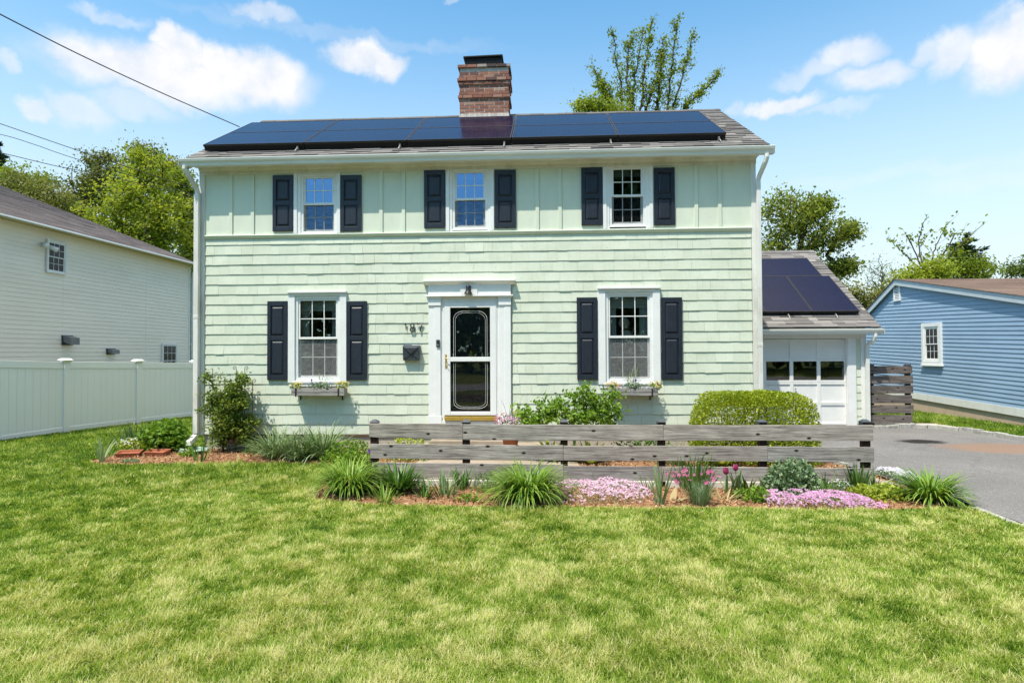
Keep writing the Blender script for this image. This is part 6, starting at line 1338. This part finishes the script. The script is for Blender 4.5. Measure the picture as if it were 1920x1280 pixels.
# ================================================================== SKY AND SUN
SAZ, SEL = R(36), R(63)
sd = Vector((-math.sin(SAZ)*math.cos(SEL), -math.cos(SAZ)*math.cos(SEL), math.sin(SEL)))
sun = bpy.data.lights.new('sun', 'SUN'); sun.energy = 4.3; sun.angle = R(.53); sun.color = (1, .93, .80)
so = bpy.data.objects.new('sun', sun); COL.objects.link(so); so.rotation_euler = sd.to_track_quat('Z', 'Y').to_euler(); so.location = (-10, -20, 30)
w = bpy.data.worlds.new('World'); scene.world = w; w.use_nodes = True; nt = w.node_tree; nt.nodes.clear()
out = N(nt, 'ShaderNodeOutputWorld'); bg = N(nt, 'ShaderNodeBackground'); bg.inputs['Strength'].default_value = .10
sky = N(nt, 'ShaderNodeTexSky'); sky.sky_type = 'NISHITA'; sky.sun_disc = False; sky.sun_elevation = SEL; sky.sun_rotation = math.atan2(sd.x, sd.y); sky.air_density = 1.0; sky.dust_density = .6; sky.ozone_density = 1.2
tc = N(nt, 'ShaderNodeTexCoord'); sx = N(nt, 'ShaderNodeSeparateXYZ'); nt.links.new(tc.outputs['Generated'], sx.inputs[0])
def math_(op, a, b=None, clamp=False):
    n = N(nt, 'ShaderNodeMath', operation=op, use_clamp=clamp)
    for s, v in zip(n.inputs, (a, b)):
        if v is None: continue
        if isinstance(v, (int, float)): s.default_value = v
        else: nt.links.new(v, s)
    return n.outputs[0]
azn = math_('ARCTAN2', sx.outputs[0], sx.outputs[1]); eln = math_('ARCSINE', sx.outputs[2])
cv = N(nt, 'ShaderNodeCombineXYZ'); nt.links.new(azn, cv.inputs[0]); nt.links.new(eln, cv.inputs[1])
def vn(scale, det, rough):
    n = N(nt, 'ShaderNodeTexNoise'); n.inputs['Scale'].default_value = scale; n.inputs['Detail'].default_value = det; n.inputs['Roughness'].default_value = rough; nt.links.new(cv.outputs[0], n.inputs['Vector']); return n
n1 = vn(17, 9, .58); n2 = vn(60, 5, .6)
def vm(op, a, b):
    n = N(nt, 'ShaderNodeVectorMath', operation=op)
    for s, v in zip(n.inputs, (a, b)):
        if isinstance(v, tuple): s.default_value = v
        else: nt.links.new(v, s)
    return n.outputs[0]
wv = vm('ADD', cv.outputs[0], vm('MULTIPLY', vm('SUBTRACT', n1.outputs['Color'], (.5,.5,.5)), (.06,.06,0)))
CL = [(300,138,185,52,1),(490,152,100,50,1),(165,112,70,34,.9),(312,72,24,24,1),(345,100,55,34,1),(425,118,66,36,1),(525,150,62,48,1),(150,207,55,30,.55),(60,206,24,20,.7),(250,196,70,22,.42),(680,108,72,34,.95),(718,118,42,30,1),(645,98,40,22,.7),(215,28,55,12,.4),(500,30,62,18,.55),(16,115,20,20,.5),
      (1590,98,52,28,.72),(1640,142,62,26,.75),(1540,128,50,22,.5),(1495,150,46,16,.4),(1795,98,44,36,.8),(1740,96,34,20,.6),(1895,98,66,62,1),(1915,50,30,35,.9),(1465,200,74,17,.85),(1560,206,70,11,.35),(1700,325,240,16,.18),(1880,335,120,24,.18),(640,68,300,14,.16),(850,4,20,8,.3),(1380,205,18,14,.35)]
mx = None
for px, py, rx, ry, st in CL:
    d = ray(px, py); d = d/np.linalg.norm(d); a, e = math.atan2(d[0], d[1]), math.asin(d[2])
    v = vm('MULTIPLY', vm('SUBTRACT', wv, (a, e, 0)), (F_PX/rx*1.06*math.cos(e), F_PX/ry*1.06, 0))
    ln = N(nt, 'ShaderNodeVectorMath', operation='LENGTH'); nt.links.new(v, ln.inputs[0])
    mr = N(nt, 'ShaderNodeMapRange', interpolation_type='SMOOTHSTEP'); mr.inputs[1].default_value = 1.12; mr.inputs[2].default_value = .42; mr.inputs[3].default_value = 0; mr.inputs[4].default_value = st; nt.links.new(ln.outputs['Value'], mr.inputs[0])
    mx = mr.outputs[0] if mx is None else math_('MAXIMUM', mx, mr.outputs[0])
cl = math_('MULTIPLY', mx, math_('ADD', math_('MULTIPLY', n1.outputs['Fac'], .7), .62), True)
hz_ = N(nt, 'ShaderNodeMapRange', interpolation_type='SMOOTHSTEP'); hz_.inputs[1].default_value = .56; hz_.inputs[2].default_value = .0; hz_.inputs[3].default_value = 0; hz_.inputs[4].default_value = .92; nt.links.new(eln, hz_.inputs[0])
SKYGAIN = (1.22, 1.95, 2.0)
base = mix(nt, 1, sky.outputs[0], SKYGAIN, 'MULTIPLY')
fr_ = N(nt, 'ShaderNodeMapRange'); fr_.inputs[1].default_value = -.6; fr_.inputs[2].default_value = .5; fr_.inputs[3].default_value = .1; fr_.inputs[4].default_value = 1; nt.links.new(sx.outputs[1], fr_.inputs[0])
base = mix(nt, math_('MULTIPLY', hz_.outputs[0], fr_.outputs[0]), base, (6.7, 7.15, 7.3))
ct_ = ramp(nt, n1.outputs['Fac'], [(.35, (.88,.90,.95)), (.6, (1,1,1))])
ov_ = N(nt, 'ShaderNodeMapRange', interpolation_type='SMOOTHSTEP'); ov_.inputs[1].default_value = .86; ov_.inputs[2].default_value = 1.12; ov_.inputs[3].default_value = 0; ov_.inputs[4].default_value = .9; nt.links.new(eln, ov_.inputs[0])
base = mix(nt, ov_.outputs[0], base, (19, 17.6, 15.6))      # bright warm cap added overhead, out of view, to raise and neutralise ambient light
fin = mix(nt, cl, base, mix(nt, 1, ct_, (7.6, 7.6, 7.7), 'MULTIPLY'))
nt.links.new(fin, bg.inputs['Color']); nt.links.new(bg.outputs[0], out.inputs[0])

# ================================================================== RENDER SETTINGS
scene.render.engine = 'CYCLES'
scene.view_settings.view_transform = 'Standard'; scene.view_settings.look = 'None'; scene.view_settings.exposure = .42; scene.view_settings.gamma = 1
scene.cycles.max_bounces = 6; scene.cycles.diffuse_bounces = 3; scene.cycles.glossy_bounces = 3; scene.cycles.transmission_bounces = 4; scene.cycles.transparent_max_bounces = 12
scene.cycles.use_adaptive_sampling = True; scene.cycles.adaptive_threshold = .012; scene.cycles.use_denoising = True; scene.cycles.denoising_prefilter = 'NONE'
scene.cycles.sample_clamp_indirect = 6; scene.cycles.caustics_reflective = False; scene.cycles.caustics_refractive = False
